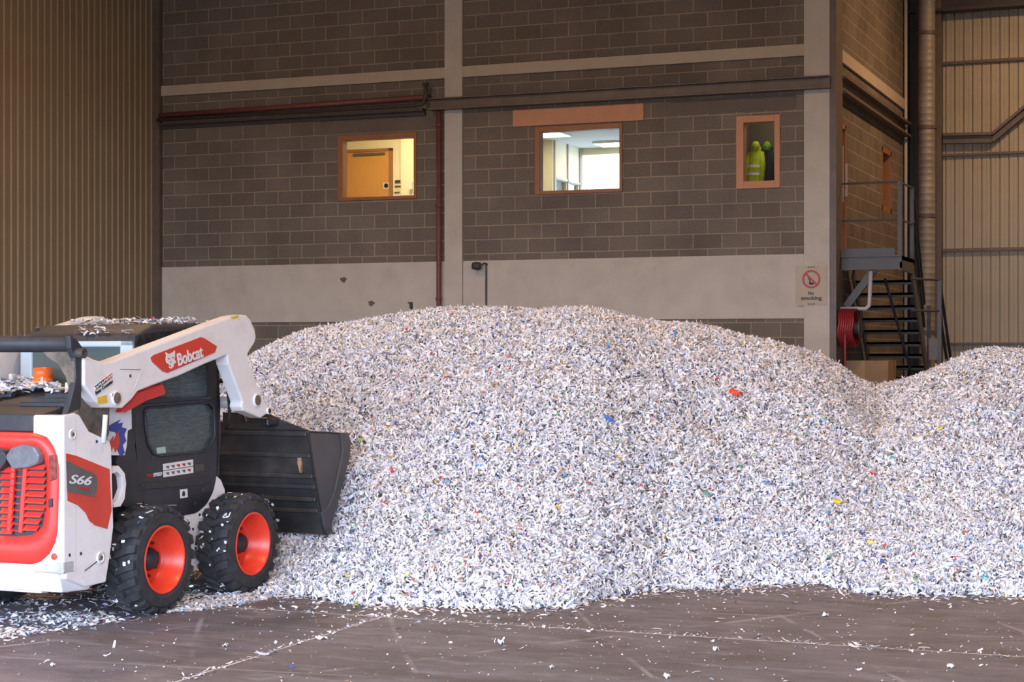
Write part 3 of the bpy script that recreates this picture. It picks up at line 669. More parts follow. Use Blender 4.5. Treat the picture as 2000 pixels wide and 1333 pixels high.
for px, py, r in ((142, 849, .024), (197, 1090, .028)):
    x, z = side(px, py, -.745)
    MB().lathe([(r * 1.5, 0), (r * 1.5, .008), (r, .01), (r, -.01), (0, -.01)], (x, -.74, z), (0, -1, 0), 20).build('panel_boss', M['white'], pan, smooth='all')
    MB().lathe([(r * .62, .0105), (0, .0105)], (x, -.74, z), (0, -1, 0), 14).build('bolt_hole', M['dirty'], pan)
for px, py in ((189, 863), (136, 1085), (158, 1082)):
    x, z = side(px, py, -.742); MB().lathe([(.012, .003), (0, .003)], (x, -.74, z), (0, -1, 0), 10).build('panel_hole', M['black2'], pan)
for pts in ([(140, 985), (146, 1001), (143, 1002)], [(165, 1115), (195, 1092), (196, 1094), (166, 1117)], [(134, 1000), (141, 1003), (140, 1018), (136, 1018)], [(130, 1022), (145, 1021), (145, 1023), (130, 1024)]):
    plate('scuff', M['grey_decal'], pts, -.7415, .002, pan, 0)
# rear: frame, tailgate
XR = side(127, 960, -.74)[0]
cy = lambda px, py, x=XR: rear(px, py, x)
yR, zT = cy(127, 812); _, zB = cy(127, 1122)
yA = rear(68, 950, XR)[0]
HY_ = .742
mb = MB()
for s_ in (-1, 1): mb.box(XR - .02, XR + .12, s_ * abs(yA) if abs(yA) < .74 else s_ * .5, s_ * HY_, zB, zT)
mb.box(XR - .02, XR + .10, -HY_, HY_, zB - .0, zB + .09)
mb.build('rear_frame', M['white'], LD, bevel=.012)
zK = rear(40, 843, XR)[1]
MB().box(XR - .02, XR + .1, -abs(yA), abs(yA), zK, zT).build('rear_top_bar', M['black2'], LD, bevel=.008)
mb = MB(); mb.prism([(XR - .02, zB), (XR + .1, zB), (XR + .35, .29), (XR + .30, .25), (XR + .02, zB - .13)], -.70, .70); mb.build('rear_bumper', M['white'], LD, bevel=.01)
mb = MB(); mb.box(XR + .1, -.2, -.50, .50, .5, 1.30); mb.build('engine_bay', M['black2'], LD)
XT = XR - .035
OUT = [(0, 843), (70, 845), (90, 852), (103, 868), (111, 890), (115, 915), (115, 950), (112, 1040), (107, 1062), (95, 1085), (76, 1101), (60, 1104), (0, 1104)]
half = rp(OUT, XT)[1:-1]
zt, zb = rear(40, 844, XT)[1], rear(40, 1104, XT)[1]
half = [(0, zt)] + [(y, z) for y, z in half] + [(0, zb)]
INN = [(0, 905), (30, 880), (60, 872), (80, 885), (88, 905), (92, 925), (88, 1000), (83, 1030), (62, 1046), (30, 1049), (0, 1049)]
inn = [(y, z) for y, z in rp(INN, XT)[1:-1]]
inn = [(0, inn[0][1] + .03)] + inn + [(0, inn[-1][1])]
full = half + [(-y, z) for y, z in half[::-1][1:-1]]
TG = None
# tailgate as ring: outer contour to inner contour
def resample(loop, n):
    L = [0]; 
    for i in range(len(loop)):
        a = loop[i]; b = loop[(i + 1) % len(loop)]; L.append(L[-1] + math.dist(a, b))
    out = []
    for k in range(n):
        t = L[-1] * k / n; i = max(j for j in range(len(loop)) if L[j] <= t + 1e-9); a = loop[i]; b = loop[(i + 1) % len(loop)]
        f_ = (t - L[i]) / max(L[i + 1] - L[i], 1e-9); out.append((a[0] + (b[0] - a[0]) * f_, a[1] + (b[1] - a[1]) * f_))
    return out
fi = inn + [(-y, z) for y, z in inn[::-1][1:-1]]
n = 96; A = resample(full, n); B = resample(fi, n)
mb = MB(); vs = [(XT + .06, y, z) for y, z in A] + [(XT, y * .985, (z - zb) * .985 + zb + .004) for y, z in A] + [(XT - .012, B[i][0] * .5 + A[i][0] * .5, B[i][1] * .5 + A[i][1] * .5) for i in range(n)] + [(XT, y, z) for y, z in B] + [(XT + .06, y, z) for y, z in B]
fs = []
for r_ in range(4):
    for k in range(n): fs.append((r_ * n + k, r_ * n + (k + 1) % n, (r_ + 1) * n + (k + 1) % n, (r_ + 1) * n + k))
mb.add(vs, fs); TG = mb.build('tailgate', M['red'], LD, smooth='all')
mb = MB(); mb.prism(fi, XT + .006, XT + .013, 'x'); mb.build('grille_back', M['black2'], LD)
# louvres
def rbox(name, m, px0, px1, py0, py1, x, parent, tilt=.016):
    a = rear(px0, py0, x); b = rear(px1, py1, x)
    for s_ in (-1, 1):
        y0, y1 = a[0] * s_, b[0] * s_; mb = MB()
        vs = [(x + .018, y0, a[1]), (x + .018, y1, a[1]), (x + .018 - tilt * 2, y1, b[1]), (x + .018 - tilt * 2, y0, b[1])]
        vs += [(v[0] + .008, v[1], v[2] + .004) for v in vs]
        mb.add(vs, [(0, 1, 2, 3), (7, 6, 5, 4), (0, 4, 5, 1), (1, 5, 6, 2), (2, 6, 7, 3), (3, 7, 4, 0)])
        mb.build(name, m, parent)
def both(name, m, pxs, x0_, x1_, parent, bevel):
    for s_ in (-1, 1):
        q = rp(pxs, (x0_ + x1_) / 2); MB().prism([(s_ * y, z) for y, z in q], x0_, x1_, 'x').build(name, m, parent, bevel=bevel)
for k in range(10):
    y = 908 + 13.3 * k
    x1_ = 87 if k < 7 else 85 - (k - 6) * 4; dx_ = k * .9
    rbox('louvre', M['red'], 53 - dx_ * .9, x1_, y, y + 10, XT - .015, TG)
    rbox('louvre', M['red'], 1, 29 - dx_ * .6, y + 6, y + 16, XT - .015, TG)
    y = 916 + 13.3 * k; dx_ = k * 1.1
    rbox('grille_rung', M['red'], 30 - dx_, 52 - dx_, y, y + 4, XT - .01, TG, .004)
for u0, u1 in ((53, 43), (30, 20)):
    for s_ in (-1, 1):
        a = rear(u0, 905, XT); b = rear(u1, 1040, XT); mb = MB()
        mb.bar((XT - .01, s_ * a[0], a[1]), (XT - .01, s_ * b[0], b[1]), .03, .018, up=(1, 0, 0)); mb.build('grille_rib', M['red'], TG)
both('rear_lamp', M['lens'], [(15, 893), (28, 874), (50, 868), (72, 873), (82, 889), (80, 905), (62, 913), (30, 917)], XT - .055, XT + .01, TG, .012)
both('lamp_bracket', M['black2'], [(0, 882), (12, 881), (20, 893), (16, 905), (4, 920), (-8, 925)], XT - .06, XT + .01, TG, .008)
both('tail_light', M['taillight'], [(97, 890), (109, 888), (110, 936), (98, 941)], XT - .022, XT, TG, .003)
both('latch', M['black2'], [(96, 975), (103, 974), (103, 991), (96, 992)], XT - .02, XT, TG, .003)
for s_ in (-1, 1):
    y, z = rear(106, 1088, XR - .02); MB().lathe([(.024, 0), (.022, .006), (0, .008)], (XR - .02, s_ * abs(y), z), (-1, 0, 0), 18).build('reflector', M['red'], LD)
# hood
xh0 = XR + .0; zf = 1.64
mb = MB(); mb.prism([(xh0, zT - .05), (xh0, zT + .0), (xh0 + .3, zT + .06), (-.2, 1.58), (.06, 1.62), (.06, 1.2), (xh0 + .1, 1.2)], -.53, .53); mb.build('hood', M['black2'], LD, bevel=.015)
for k in range(4):
    for s_ in (-1, 1):
        x = -.75 + .13 * k; z = 1.49 + (x + .75) * .21; MB().box(x, x + .05, s_ * .56, s_ * .15, z, z + .035).build('hood_rib', M['black'], LD, bevel=.005)
# beacon
by, bz = rear(84, 752, -.12)
mb = MB(); mb.lathe([(0, .0), (.075, .0), (.075, .05), (.066, .055), (.066, .065), (.072, .07), (.068, .13), (.062, .135), (0, .138)], (-.12, by, bz - .01), (0, 0, 1), 28); mb.build('beacon', M['orange'], LD, smooth='all')
# cab
CB0, CB1, CW = side(262, 800, -.5)[0], 1.17, .5
ct = 2.06
mb = MB()
roof = sp([(272, 650), (290, 636), (330, 630), (400, 632), (415, 640), (416, 662), (272, 668)], -.5)
mb.prism([(CB0 - .02, 1.93), (CB0 + .02, 2.0), (CB0 + .2, 2.07), (CB1 - .2, 2.09), (CB1 - .05, 2.05), (CB1 - .02, 1.95), (CB1 - .02, 1.90), (CB0, 1.9)], -.52, .52)
CR = mb.build('cab_roof', M['black2'], LD, bevel=.03)
# lower door body
DB = [(262, 790), (430, 778), (431, 860), (428, 905), (417, 960), (404, 985), (385, 1002), (368, 1006), (345, 1001), (300, 990), (279, 984), (272, 950), (264, 850)]
def outline_with_hole(outer, inner, c, th, name, m, parent=LD, n=80, bev=.0):
    A = resample(sp(outer, c), n); B = resample(sp(inner, c), n)
    # align start of B with A
    k0 = min(range(n), key=lambda k: math.dist(A[0], B[k])); B = B[k0:] + B[:k0]
    mb = MB(); vs = [(x, c, z) for x, z in A] + [(x, c, z) for x, z in B] + [(x, c + th, z) for x, z in A] + [(x, c + th, z) for x, z in B]
    fs = []
    for k in range(n):
        j = (k + 1) % n; fs += [(k, j, n + j, n + k), (2 * n + k, 3 * n + k, 3 * n + j, 2 * n + j), (k, 2 * n + k, 2 * n + j, j), (n + k, n + j, 3 * n + j, 3 * n + k)]
    mb.add(vs, fs); return mb.build(name, m, parent)
WINL = [(283, 805), (290, 797), (340, 793), (408, 787), (417, 795), (420, 850), (410, 872), (398, 883), (315, 891), (300, 887), (290, 868), (285, 835)]
door = outline_with_hole(DB, WINL, -.52, .05, 'cab_door', M['black'])
q = sp(WINL, -.50); MB().prism(q, -.505, -.495).build('door_window', M['cabglass'], door)
# window rubber rim
mb = MB(); ql = sp(WINL, -.525); mb.tube([(x, -.525, z) for x, z in ql + [ql[0]]], .009, 8); mb.build('window_seal', M['black2'], door, smooth='all')
# upper side
UP = [(262, 792), (264, 655), (410, 636), (425, 690), (430, 780)]
UPH = [(275, 784), (276, 672), (398, 660), (404, 700), (408, 776)]
up = outline_with_hole(UP, UPH, -.52, .05, 'cab_side_frame', M['black'])
MB().prism(sp(UPH, -.5), -.505, -.495).build('side_window', M['cabglass'], up)
MB().bar((side(285, 781, -.53)[0], -.53, side(285, 781, -.53)[1]), (side(412, 778, -.53)[0], -.53, side(412, 778, -.53)[1]), .012, .02).build('window_rail', M['black2'], up)
# mirrored far side + front and rear of the cab
mb = MB(); qq = sp(DB, -.5); mb.prism(qq, .47, .52); mb.prism([(CB0, 1.4), (CB0, 1.95), (CB0 + .12, 1.95), (CB0 + .1, 1.4)], .47, .52); mb.prism([(CB1 - .1, 1.4), (CB1 - .15, 1.95), (CB1 - .06, 1.95), (CB1, 1.4)], .47, .52)
mb.build('cab_far_side', M['black'], LD)
mb = MB(); mb.box(CB1 - .08, CB1 - .02, -.52, -.40, .9, 1.95); mb.box(CB1 - .08, CB1 - .02, .40, .52, .9, 1.95); mb.box(CB1 - .08, CB1 - .02, -.5, .5, .6, .95); mb.build('cab_front_frame', M['black'], LD, bevel=.01)
MB().box(CB0 + .05, CB1 - .1, -.46, .46, .55, .62).build('cab_floor', M['black2'], LD)
mb = MB(); mb.box(.35, .75, -.25, .25, .9, 1.02); mb.box(.28, .40, -.25, .25, 1.0, 1.62); mb.build('seat', M['black2'], LD, bevel=.04)
# rear of the cab: pale blue surround with grey glazing
mb = MB(); x0 = CB0 - .01
def rring(y0, y1, z0, z1, w): 
    mb.box(x0 - .03, x0 + .03, y0, y0 + w, z0, z1); mb.box(x0 - .03, x0 + .03, y1 - w, y1, z0, z1)
    mb.box(x0 - .03, x0 + .03, y0, y1, z0, z0 + w * .5); mb.box(x0 - .03, x0 + .03, y0, y1, z1 - w * .4, z1)
rring(-.51, .51, 1.55, 1.95, .11); mb.build('rear_window_frame', M['iceblue'], LD, bevel=.012)
MB().box(x0 - .012, x0 + .012, -.41, .41, 1.58, 1.92).build('rear_window', M['rearglass'], LD)
MB().box(x0 - .02, x0 + .03, -.50, .50, .6, 1.56).build('cab_rear_wall', M['black2'], LD)
# lift arms
ARM = [(164, 693), (172, 696), (186, 703), (204, 708), (222, 705), (270, 687), (350, 657), (410, 634), (455, 618), (470, 615), (482, 616), (490, 625), (498, 643), (501, 658), (498, 670), (485, 690), (484, 703), (507, 763), (527, 800), (524, 808), (510, 817), (498, 812), (476, 803), (472, 795), (474, 785), (447, 713), (444, 694), (400, 712), (350, 735), (300, 753), (270, 765), (258, 781), (240, 798), (201, 797), (189, 786), (164, 753)]
arm = plate('lift_arm', M['white'], ARM, -.74, .12, bevel=.014, mirror=True)
dec = plate('red_decal', M['red_decal'], [(294, 699), (300, 694), (392, 659), (399, 661), (424, 677), (420, 689), (327, 729), (318, 726), (297, 707)], -.7445, .006, arm, 0)
plate('decal_edge', M['sticker'], [(293, 700), (299, 692), (392, 657), (400, 659), (426, 676), (421, 691), (327, 731), (317, 728), (296, 708)], -.742, .004, arm, 0)
stext('Bobcat', (348, 716), (397, 698), 25, -.7475, M['sticker'], arm, .022)
# cat head emblem
cat = [(323, 688), (330, 692), (337, 689), (342, 685), (342, 697), (341, 703), (345, 708), (340, 711), (339, 717), (334, 721), (330, 718), (331, 713), (325, 709), (324, 702), (325, 695)]
plate('head_emblem', M['sticker'], cat, -.7495, .003, arm, 0)
for pts in ([(328, 699), (332, 701), (330, 703)], [(336, 699), (340, 697), (338, 701)], [(332, 707), (336, 706), (334, 709)], [(330, 715), (333, 713), (334, 717)]):
    plate('emblem_mark', M['red_decal'], pts, -.752, .003, arm, 0)
# stickers near the arm pivot
plate('sticker', M['sticker'], [(184, 757), (219, 728), (221, 751), (187, 775)], -.7425, .003, arm, 0)
plate('sticker', M['ink_red'], [(202, 742), (219, 729), (220, 737), (204, 750)], -.7445, .003, arm, 0)
plate('sticker', M['ink'], [(185, 756), (202, 742), (204, 750), (187, 763)], -.7445, .003, arm, 0)
stext('||/||/|/||', (186, 762), (219, 736), 5, -.7475, M['sticker'], arm, .02)
stext('Rear Counter', (187, 772), (221, 747), 7, -.7455, M['ink'], arm, .02)
plate('sticker', M['yellow'], [(190, 777), (209, 772), (210, 788), (192, 790)], -.7425, .003, arm, 0)
plate('pocket_edge', M['grey_decal'], [(235, 721.3), (275, 722.2), (275, 723.2), (235, 722.3)], -.7425, .002, arm, 0)
plate('pocket_edge', M['sticker'], [(276, 723), (280, 728), (266, 757), (262, 760), (274, 730)], -.7425, .002, arm, 0)
plate('arm_mark', M['ink'], [(253, 733), (256, 731), (257, 737), (254, 738)], -.7425, .002, arm, 0)
plate('arm_mark', M['yellow'], [(450, 620), (466, 616), (466, 620), (456, 624)], -.7425, .002, arm, 0)
for px, py, r, m in ((226, 778, .04, M['dirty']), (218, 772, .012, M['dirty']), (501, 782, .042, M['dirty']), (524, 803, .022, M['black2'])):
    x, z = side(px, py, -.74)
    MB().lathe([(r * 1.25, -.002), (r * 1.25, .012), (r, .014)], (x, -.74, z), (0, -1, 0), 24).build('pin_boss', M['white'], arm, smooth='all')
    MB().lathe([(r, .012), (0, .012)], (x, -.74, z), (0, -1, 0), 20).build('pivot_pin', m, arm)
# crease along the knee
# tube across the arms
x, z = side(452, 787, -.5); MB().tube([(x + .08, -.62, z), (x + .08, .62, z)], .045, 16).build('arm_cross_tube', M['white'], LD, smooth='all')
# rear black link: cross tube, uprights
xr_, zr_ = side(150, 672, -.70)
MB().tube([(xr_ - .02, -.66, zr_ + .0), (xr_ - .04, 0, zr_ + .0), (xr_ - .02, .66, zr_)], .058, 18).build('rear_cross_tube', M['black2'], LD, smooth='all')
plate('rear_link', M['black2'], [(137, 656), (150, 662), (163, 680), (165, 694), (161, 739), (159, 798), (130, 812), (138, 788), (149, 740), (147, 700), (139, 680)], -.72, .05, bevel=.01, mirror=True)
q = [(max(y, -.712), z) for y, z in (rear(a, b, xr_ - .03) for a, b in ((82, 686), (150, 684), (150, 800), (128, 803), (136, 762), (128, 735), (114, 712), (95, 700)))]
for s_ in (-1, 1):
    MB().prism([(s_ * abs(y), z) for y, z in q], xr_ - .04, xr_ + .03, 'x').build('link_gusset', M['dirty'], LD, bevel=.008)
for px, py in ((160, 690),):
    x, z = side(px, py, -.76)
    for s_ in (-1, 1): MB().lathe([(0, -.05), (.035, -.05), (.035, .03), (.018, .035), (.018, .02), (0, .02)], (x, s_ * .75, z), (0, s_, 0), 18).build('link_pin', M['steel_dark'], LD, smooth='all')
plate('rear_linkage', M['dirty'], [(156, 768), (172, 765), (192, 785), (215, 797), (214, 850), (205, 862), (190, 856), (172, 845), (152, 806)], -.64, .1, bevel=.01, mirror=True)
a = side(206, 811, -.76); b = side(202, 866, -.76); MB().tube([(a[0], -.76, a[1]), (b[0], -.76, b[1])], .018, 12).build('lift_rod', M['white_plastic'], LD, smooth='all')  # plain white stands in for the sky the chrome rod reflects
MB().tube([(b[0], -.70, b[1] + .0), (b[0] - .02, -.70, b[1] - .3)], .035, 14).build('lift_cylinder', M['black2'], LD, smooth='all')
plate('link_bar', M['red'], [(236, 806), (240, 798), (258, 783), (268, 768), (318, 750), (324, 766), (322, 771), (285, 784), (246, 806)], -.66, .05, bevel=.004)
# decals on the body behind the lift cylinder
bod = plate('body_side', M['white'], [(208, 800), (257, 788), (258, 838), (250, 842), (248, 872), (244, 890), (212, 890)], -.56, .04, bevel=.004)
plate('splash_decal', M['blue'], [(210, 834), (222, 827), (236, 820), (230, 828), (240, 826), (238, 835), (248, 838), (243, 850), (247, 862), (240, 870), (244, 885), (236, 893), (230, 880), (232, 862), (226, 845), (211, 842)], -.564, .004, bod, 0)
plate('splash_decal', M['red_decal'], [(212, 880), (216, 862), (222, 852), (221, 866), (228, 848), (231, 842), (234, 860), (232, 872), (226, 884), (222, 872), (216, 886)], -.568, .004, bod, 0)
plate('body_post', M['black2'], [(246, 838), (259, 836), (280, 985), (248, 992), (236, 985), (245, 930), (226, 905), (232, 888)], -.55, .05, bevel=.004)
plate('small_fender', M['white'], [(220, 912), (232, 910), (244, 925), (247, 945), (244, 975), (236, 990), (224, 992), (222, 985), (232, 976), (240, 955), (238, 932), (230, 922), (220, 926)], -.70, .05, bevel=.004)
plate('well_cover', M['black2'], [(221, 920), (232, 922), (240, 935), (240, 958), (231, 976), (222, 985)], -.60, .04, bevel=.004)
# marks on the door
lab = plate('safety_label', M['sticker'], [(319, 907), (377, 898), (378, 924), (320, 933)], -.524, .004, door, 0)
for r_ in range(2):
    for k in range(5):
        x0_ = 324 + k * 10.5; y0_ = 911 + r_ * 12.5 - k * 1.6
        plate('label_mark', M['ink_red'] if (k in (2, 3) and r_ == 0) or (k == 4 and r_ == 1) else M['grey_decal'], [(x0_, y0_), (x0_ + 7, y0_ - 1), (x0_ + 6, y0_ + 5), (x0_ + 2, y0_ + 3)], -.5265, .003, lab, 0)
plate('label_line', M['ink'], [(319.5, 919.5), (377.5, 910.5), (377.5, 911.5), (319.5, 920.5)], -.5265, .003, lab, 0)
plate('grey_label', M['steel_grey'], [(381, 908), (398, 906), (399, 920), (382, 922)], -.524, .004, door, 0)
plate('handle_label', M['sticker'], [(352, 957), (366, 955), (367, 972), (353, 974)], -.524, .004, door, 0)
plate('label_mark', M['ink'], [(357, 961), (360, 959), (362, 966), (360, 970), (356, 969)], -.5265, .003, door, 0)
plate('window_sticker', mat('mint', (.35, .50, .45), .5), [(306, 875), (323, 873), (324, 885), (307, 887)], -.511, .003, door, 0)
stext('SPEED', (299, 932), (316, 929), 7, -.5215, M['sticker'], door, .01, .2)
stext('TWO', (285, 933), (297, 932), 6, -.5215, M['ink_red'], door, .01, .2)
plate('door_step_edge', M['black2'], [(275, 945), (345, 940), (405, 932), (412, 938), (400, 948), (345, 952), (275, 958)], -.535, .02, door, .004)
for px, py in ((297, 894), (352, 889), (396, 958), (381, 983), (295, 872)):
    x, z = side(px, py, -.52); MB().lathe([(.009, 0), (.009, .006), (0, .006)], (x, -.52, z), (0, -1, 0), 8).build('door_bolt', M['steel_grey'], door)
# hoses and cylinders ahead of the cab
def loc(px, py, c): x, z = side(px, py, c); return (x, c, z)
MB().tube([loc(436, 700, -.45), loc(440, 730, -.47), loc(446, 770, -.5), loc(449, 800, -.5), loc(446, 822, -.46), loc(443, 836, -.42)], .014, 8).build('hydraulic_hose', M['black2'], LD, smooth='all')
MB().tube([loc(444, 700, -.42), loc(452, 735, -.42), loc(458, 770, -.42), loc(474, 800, -.42), loc(474, 826, -.4)], .010, 8).build('hydraulic_hose', M['black2'], LD, smooth='all')
MB().tube([loc(449, 702, -.4), loc(466, 765, -.4)], .034, 12).build('tilt_cylinder', M['dirty'], LD, smooth='all')
MB().tube([loc(466, 765, -.4), loc(482, 822, -.4)], .018, 12).build('cylinder_rod', M['chrome'], LD, smooth='all')
MB().tube([loc(428, 745, -.3), loc(442, 742, -.3), loc(458, 758, -.32), loc(468, 768, -.34)], .022, 8).build('hydraulic_hose', M['black2'], LD, smooth='all')
# coupler
xb, zb_ = side(545, 820, -.6)
mb = MB(); mb.box(xb + .02, xb + .10, -.58, .58, zb_ - .13, zb_ - .02); mb.box(xb - .16, xb + .02, -.60, -.50, zb_ - .05, zb_ + .02); mb.box(xb - .16, xb + .02, .50, .60, zb_ - .05, zb_ + .02)
mb.build('coupler', M['black'], LD, bevel=.015)
# bucket
BS = [(602, 842), (677, 846), (683, 862), (681, 892), (658, 980), (640, 1046), (634, 1044), (626, 1003), (615, 930)]
q = sp(BS, -.87); hwb = .87
BK = None
def bk(mb, name, m, par=None, bevel=.004): return mb.build(name, m, par or BKO, bevel=bevel)
A_ = Vector(q[0]); B_ = Vector(q[1]); D_ = Vector(q[5]); E_ = Vector(q[7])
back = [Vector(q[0]), Vector(q[8]), Vector(q[7]), Vector(q[6])]
mb = MB()
th = .02
def strip(p, r, y0, y1, t=.02):
    d = (r - p).normalized(); nn = Vector((-d.y, d.x)) * t
    mb.prism([tuple(p), tuple(r), tuple(r + nn), tuple(p + nn)], y0, y1)
for i in range(3): strip(back[i], back[i + 1], -hwb, hwb)
strip(Vector(q[0]), Vector(q[1]), -hwb, hwb, -.02); strip(Vector(q[6]), Vector(q[5]), -hwb, hwb, .02)
BKO = mb.build('bucket', M['bucket'], LD, bevel=.003)
for s_ in (-1, 1):
    c_ = s_ * hwb; mb = MB(); mb.prism(q, c_, c_ - s_ * .02); mb.build('bucket_side', M['bucket_side'], BKO, bevel=.003)
    q2 = sp([(664, 846), (677, 846), (683, 862), (681, 892), (658, 980), (640, 1046), (632, 1030), (627, 1003), (640, 990), (652, 960), (668, 880)], -.87)
    mb = MB(); mb.prism(q2, c_ + s_ * .014, c_ - s_ * .002); mb.build('side_cutter', M['bucket_side'], BKO, bevel=.003)
# ribs across the bucket back
for t, pr in ((.04, .03), (.30, .02), (.55, .03), (.68, .018), (.83, .04), (.97, .03)):
    p = back[0].lerp(back[2], t); mb = MB(); mb.box(p.x - pr, p.x + .01, -hwb + .01, hwb - .01, p.y - .018, p.y + .018); mb.build('bucket_rib', M['bucket'], BKO, bevel=.006)
gq = rp([(436, 838), (436, 806), (520, 806), (548, 820), (602, 841)], back[0].x)
mb = MB(); mb.prism([(y, z) for y, z in gq] , back[0].x - .01, back[0].x + .012, 'x'); mb.build('spill_guard', M['bucket'], BKO, bevel=.003)
pr = rear(585, 900, back[0].x); 
mb = MB(); xx = back[0].lerp(back[2], .33).x - .004
y, z = rear(585, 885, xx); y2, z2 = rear(587, 922, xx)
mb.prism([(y - .012, z), (y + .012, z - .01), (y + .02, z - .08), (y + .004, z2 + .02), (y - .004, z2 - .01), (y - .010, z2 + .03), (y - .02, z - .08)], xx - .004, xx + .05, 'x'); mb.build('rust_patch', M['rust'], BKO, bevel=0)

# ================================================================== PAPER
def interp(x, pts):
    return np.interp(x, [p[0] for p in pts], [p[1] for p in pts])
TOPL = [(-300, 900), (150, 860), (300, 800), (420, 745), (490, 703), (520, 688), (560, 667), (600, 650), (640, 642), (700, 632), (750, 624), (810, 614), (880, 604), (940, 606), (1000, 607), (1060, 610), (1130, 607), (1180, 614), (1230, 627), (1300, 636), (1350, 638), (1400, 647), (1450, 661), (1500, 672), (1550, 685), (1600, 699), (1640, 722), (1675, 748), (1710, 760), (1750, 755), (1790, 744), (1850, 718), (1900, 694), (1930, 688), (2000, 690), (2150, 700), (2350, 790), (2500, 920), (2620, 1100), (3200, 1400)]
BOTL = [(-300, 1010), (300, 1020), (420, 1060), (470, 1120), (520, 1164), (560, 1163), (640, 1174), (700, 1184), (760, 1183), (820, 1186), (900, 1189), (1000, 1190), (1120, 1188), (1160, 1174), (1200, 1166), (1300, 1152), (1400, 1152), (1500, 1144), (1600, 1141), (1640, 1153), (1700, 1162), (1800, 1166), (1900, 1163), (2000, 1166), (2300, 1180), (2800, 1180)]
RDG = [(-300, 19.5), (480, 19.5), (700, 19.0), (1000, 18.2), (1500, 18.6), (1710, 19.2), (1900, 18.6), (2800, 18)]
LS = math.cos(HD), math.sin(HD)
def smooth(s): s = np.clip(s, 0, 1); return s * s * (3 - 2 * s)
_nz = rng.random((80, 80))
def vnoise(x, y):
    xi = np.floor(x).astype(int); yi = np.floor(y).astype(int); fx_ = x - xi; fy_ = y - yi
    fx_ = fx_ * fx_ * (3 - 2 * fx_); fy_ = fy_ * fy_ * (3 - 2 * fy_)
    g = lambda a, b: _nz[a % 80, b % 80]
    return (g(xi, yi) * (1 - fx_) + g(xi + 1, yi) * fx_) * (1 - fy_) + (g(xi, yi + 1) * (1 - fx_) + g(xi + 1, yi + 1) * fx_) * fy_ - .5
_px = np.arange(-600, 3200, 10.); _db = CAMH * FPX / (interp(_px, BOTL) - HY)
_k = np.exp(-(np.arange(-40, 41) / 14.) ** 2); _k /= _k.sum()
_ds = np.convolve(np.pad(_db, 40, 'edge'), _k, 'valid') - .25
DBS = list(zip(_px, _ds))
def height(X, Y):
    d = X * Fw[0] + Y * Fw[1]; u = X * Rr[0] + Y * Rr[1]; px = CX + FPX * u / np.maximum(d, .1)
    db = CAMH * FPX / (interp(px, BOTL) - HY); dr = interp(px, RDG); hr = CAMH + (HY - interp(px, TOPL)) / FPX * dr
    dbs = interp(px, DBS)
    s = (d - dbs) / (dr - dbs)
    p = .62 * smooth(s) + .38 * np.clip(s, 0, 1) + .10 * np.sin(PI * np.clip(s, 0, 1))
    h = hr * np.minimum(p, 1.05)
    h = h + (vnoise(X * .9, Y * .9) * .22 + vnoise(X * 2.3 + 7, Y * 2.3) * .10 + vnoise(X * 6, Y * 6 + 3) * .035) * np.clip(s * 2.2, 0, 1) * np.clip((1.0 - s) * 2.5 + .12, 0, 1)
    h = np.where(s > 1, hr - (d - dr) * .75, h)
    h = np.maximum(h, .05 + (d - db) * .12) if False else h
    foot = d - db
    h = np.where(s > 1, h, np.minimum(np.maximum(h, .04), foot * .62))
    h = np.where((foot <= 0) | (px > 2480) & (hr < .45) & (h < .06), -.05, h)
    # hollow dug by the loader
    xl = (X - ORG[0]) * fx[0] + (Y - ORG[1]) * fx[1]; yl = (X - ORG[0]) * lf[0] + (Y - ORG[1]) * lf[1]
    cap = np.where(xl < 1.62, .015 + np.clip(xl - 1.3, 0, 1) * .2, .08 + np.clip(xl - 1.62, 0, .7) * .30 + np.clip(xl - 2.3, 0, 9) * 1.3)
    cap = np.where(xl < 1.62, np.minimum(cap, .08), cap)
    cap = cap + np.clip(-yl - .93, 0, 9) * np.clip(.35 + (xl - 1.0) * .6, .35, 1.3)
    return np.minimum(h, cap)
gx = np.arange(-12, 5.6, .08); gy = np.arange(10.0, 26.0, .08)
GX, GY = np.meshgrid(gx, gy); GH = np.maximum(height(GX, GY), -.05)
ny, nx = GX.shape
idx = np.arange(ny * nx).reshape(ny, nx)
q4 = np.stack([idx[:-1, :-1], idx[:-1, 1:], idx[1:, 1:], idx[1:, :-1]], -1).reshape(-1, 4)
keep = (GH.ravel()[q4] > -.045).any(1)
q4 = q4[keep]
used = np.unique(q4); remap = -np.ones(ny * nx, int); remap[used] = np.arange(len(used))
V = np.stack([GX.ravel(), GY.ravel(), GH.ravel() - .03], -1)[used]; F = remap[q4]
def np_mesh(name, V, F, material, cols=None, smooth_=False):
    me = bpy.data.meshes.new(name); me.vertices.add(len(V)); me.vertices.foreach_set('co', V.astype(np.float32).ravel())
    k = F.shape[1]; me.loops.add(F.size); me.loops.foreach_set('vertex_index', F.astype(np.int32).ravel())
    me.polygons.add(len(F)); me.polygons.foreach_set('loop_start', np.arange(0, F.size, k, dtype=np.int32))
    try: me.polygons.foreach_set('loop_total', np.full(len(F), k, dtype=np.int32))
    except Exception: pass
    me.update(calc_edges=True)
    if cols is not None:
        a = me.color_attributes.new('Col', 'FLOAT_COLOR', 'POINT'); a.data.foreach_set('color', cols.astype(np.float32).ravel())
    me.materials.append(material)
    if smooth_: me.polygons.foreach_set('use_smooth', np.ones(len(F), bool))
    o = bpy.data.objects.new(name, me); C.objects.link(o); return o
M['heap'] = mat('packed_paper', (.34, .335, .35), .9, noise=.45, nscale=55, dirt=(.12, .12, .13), dirt_amt=.7, dscale=38, bump=.8)
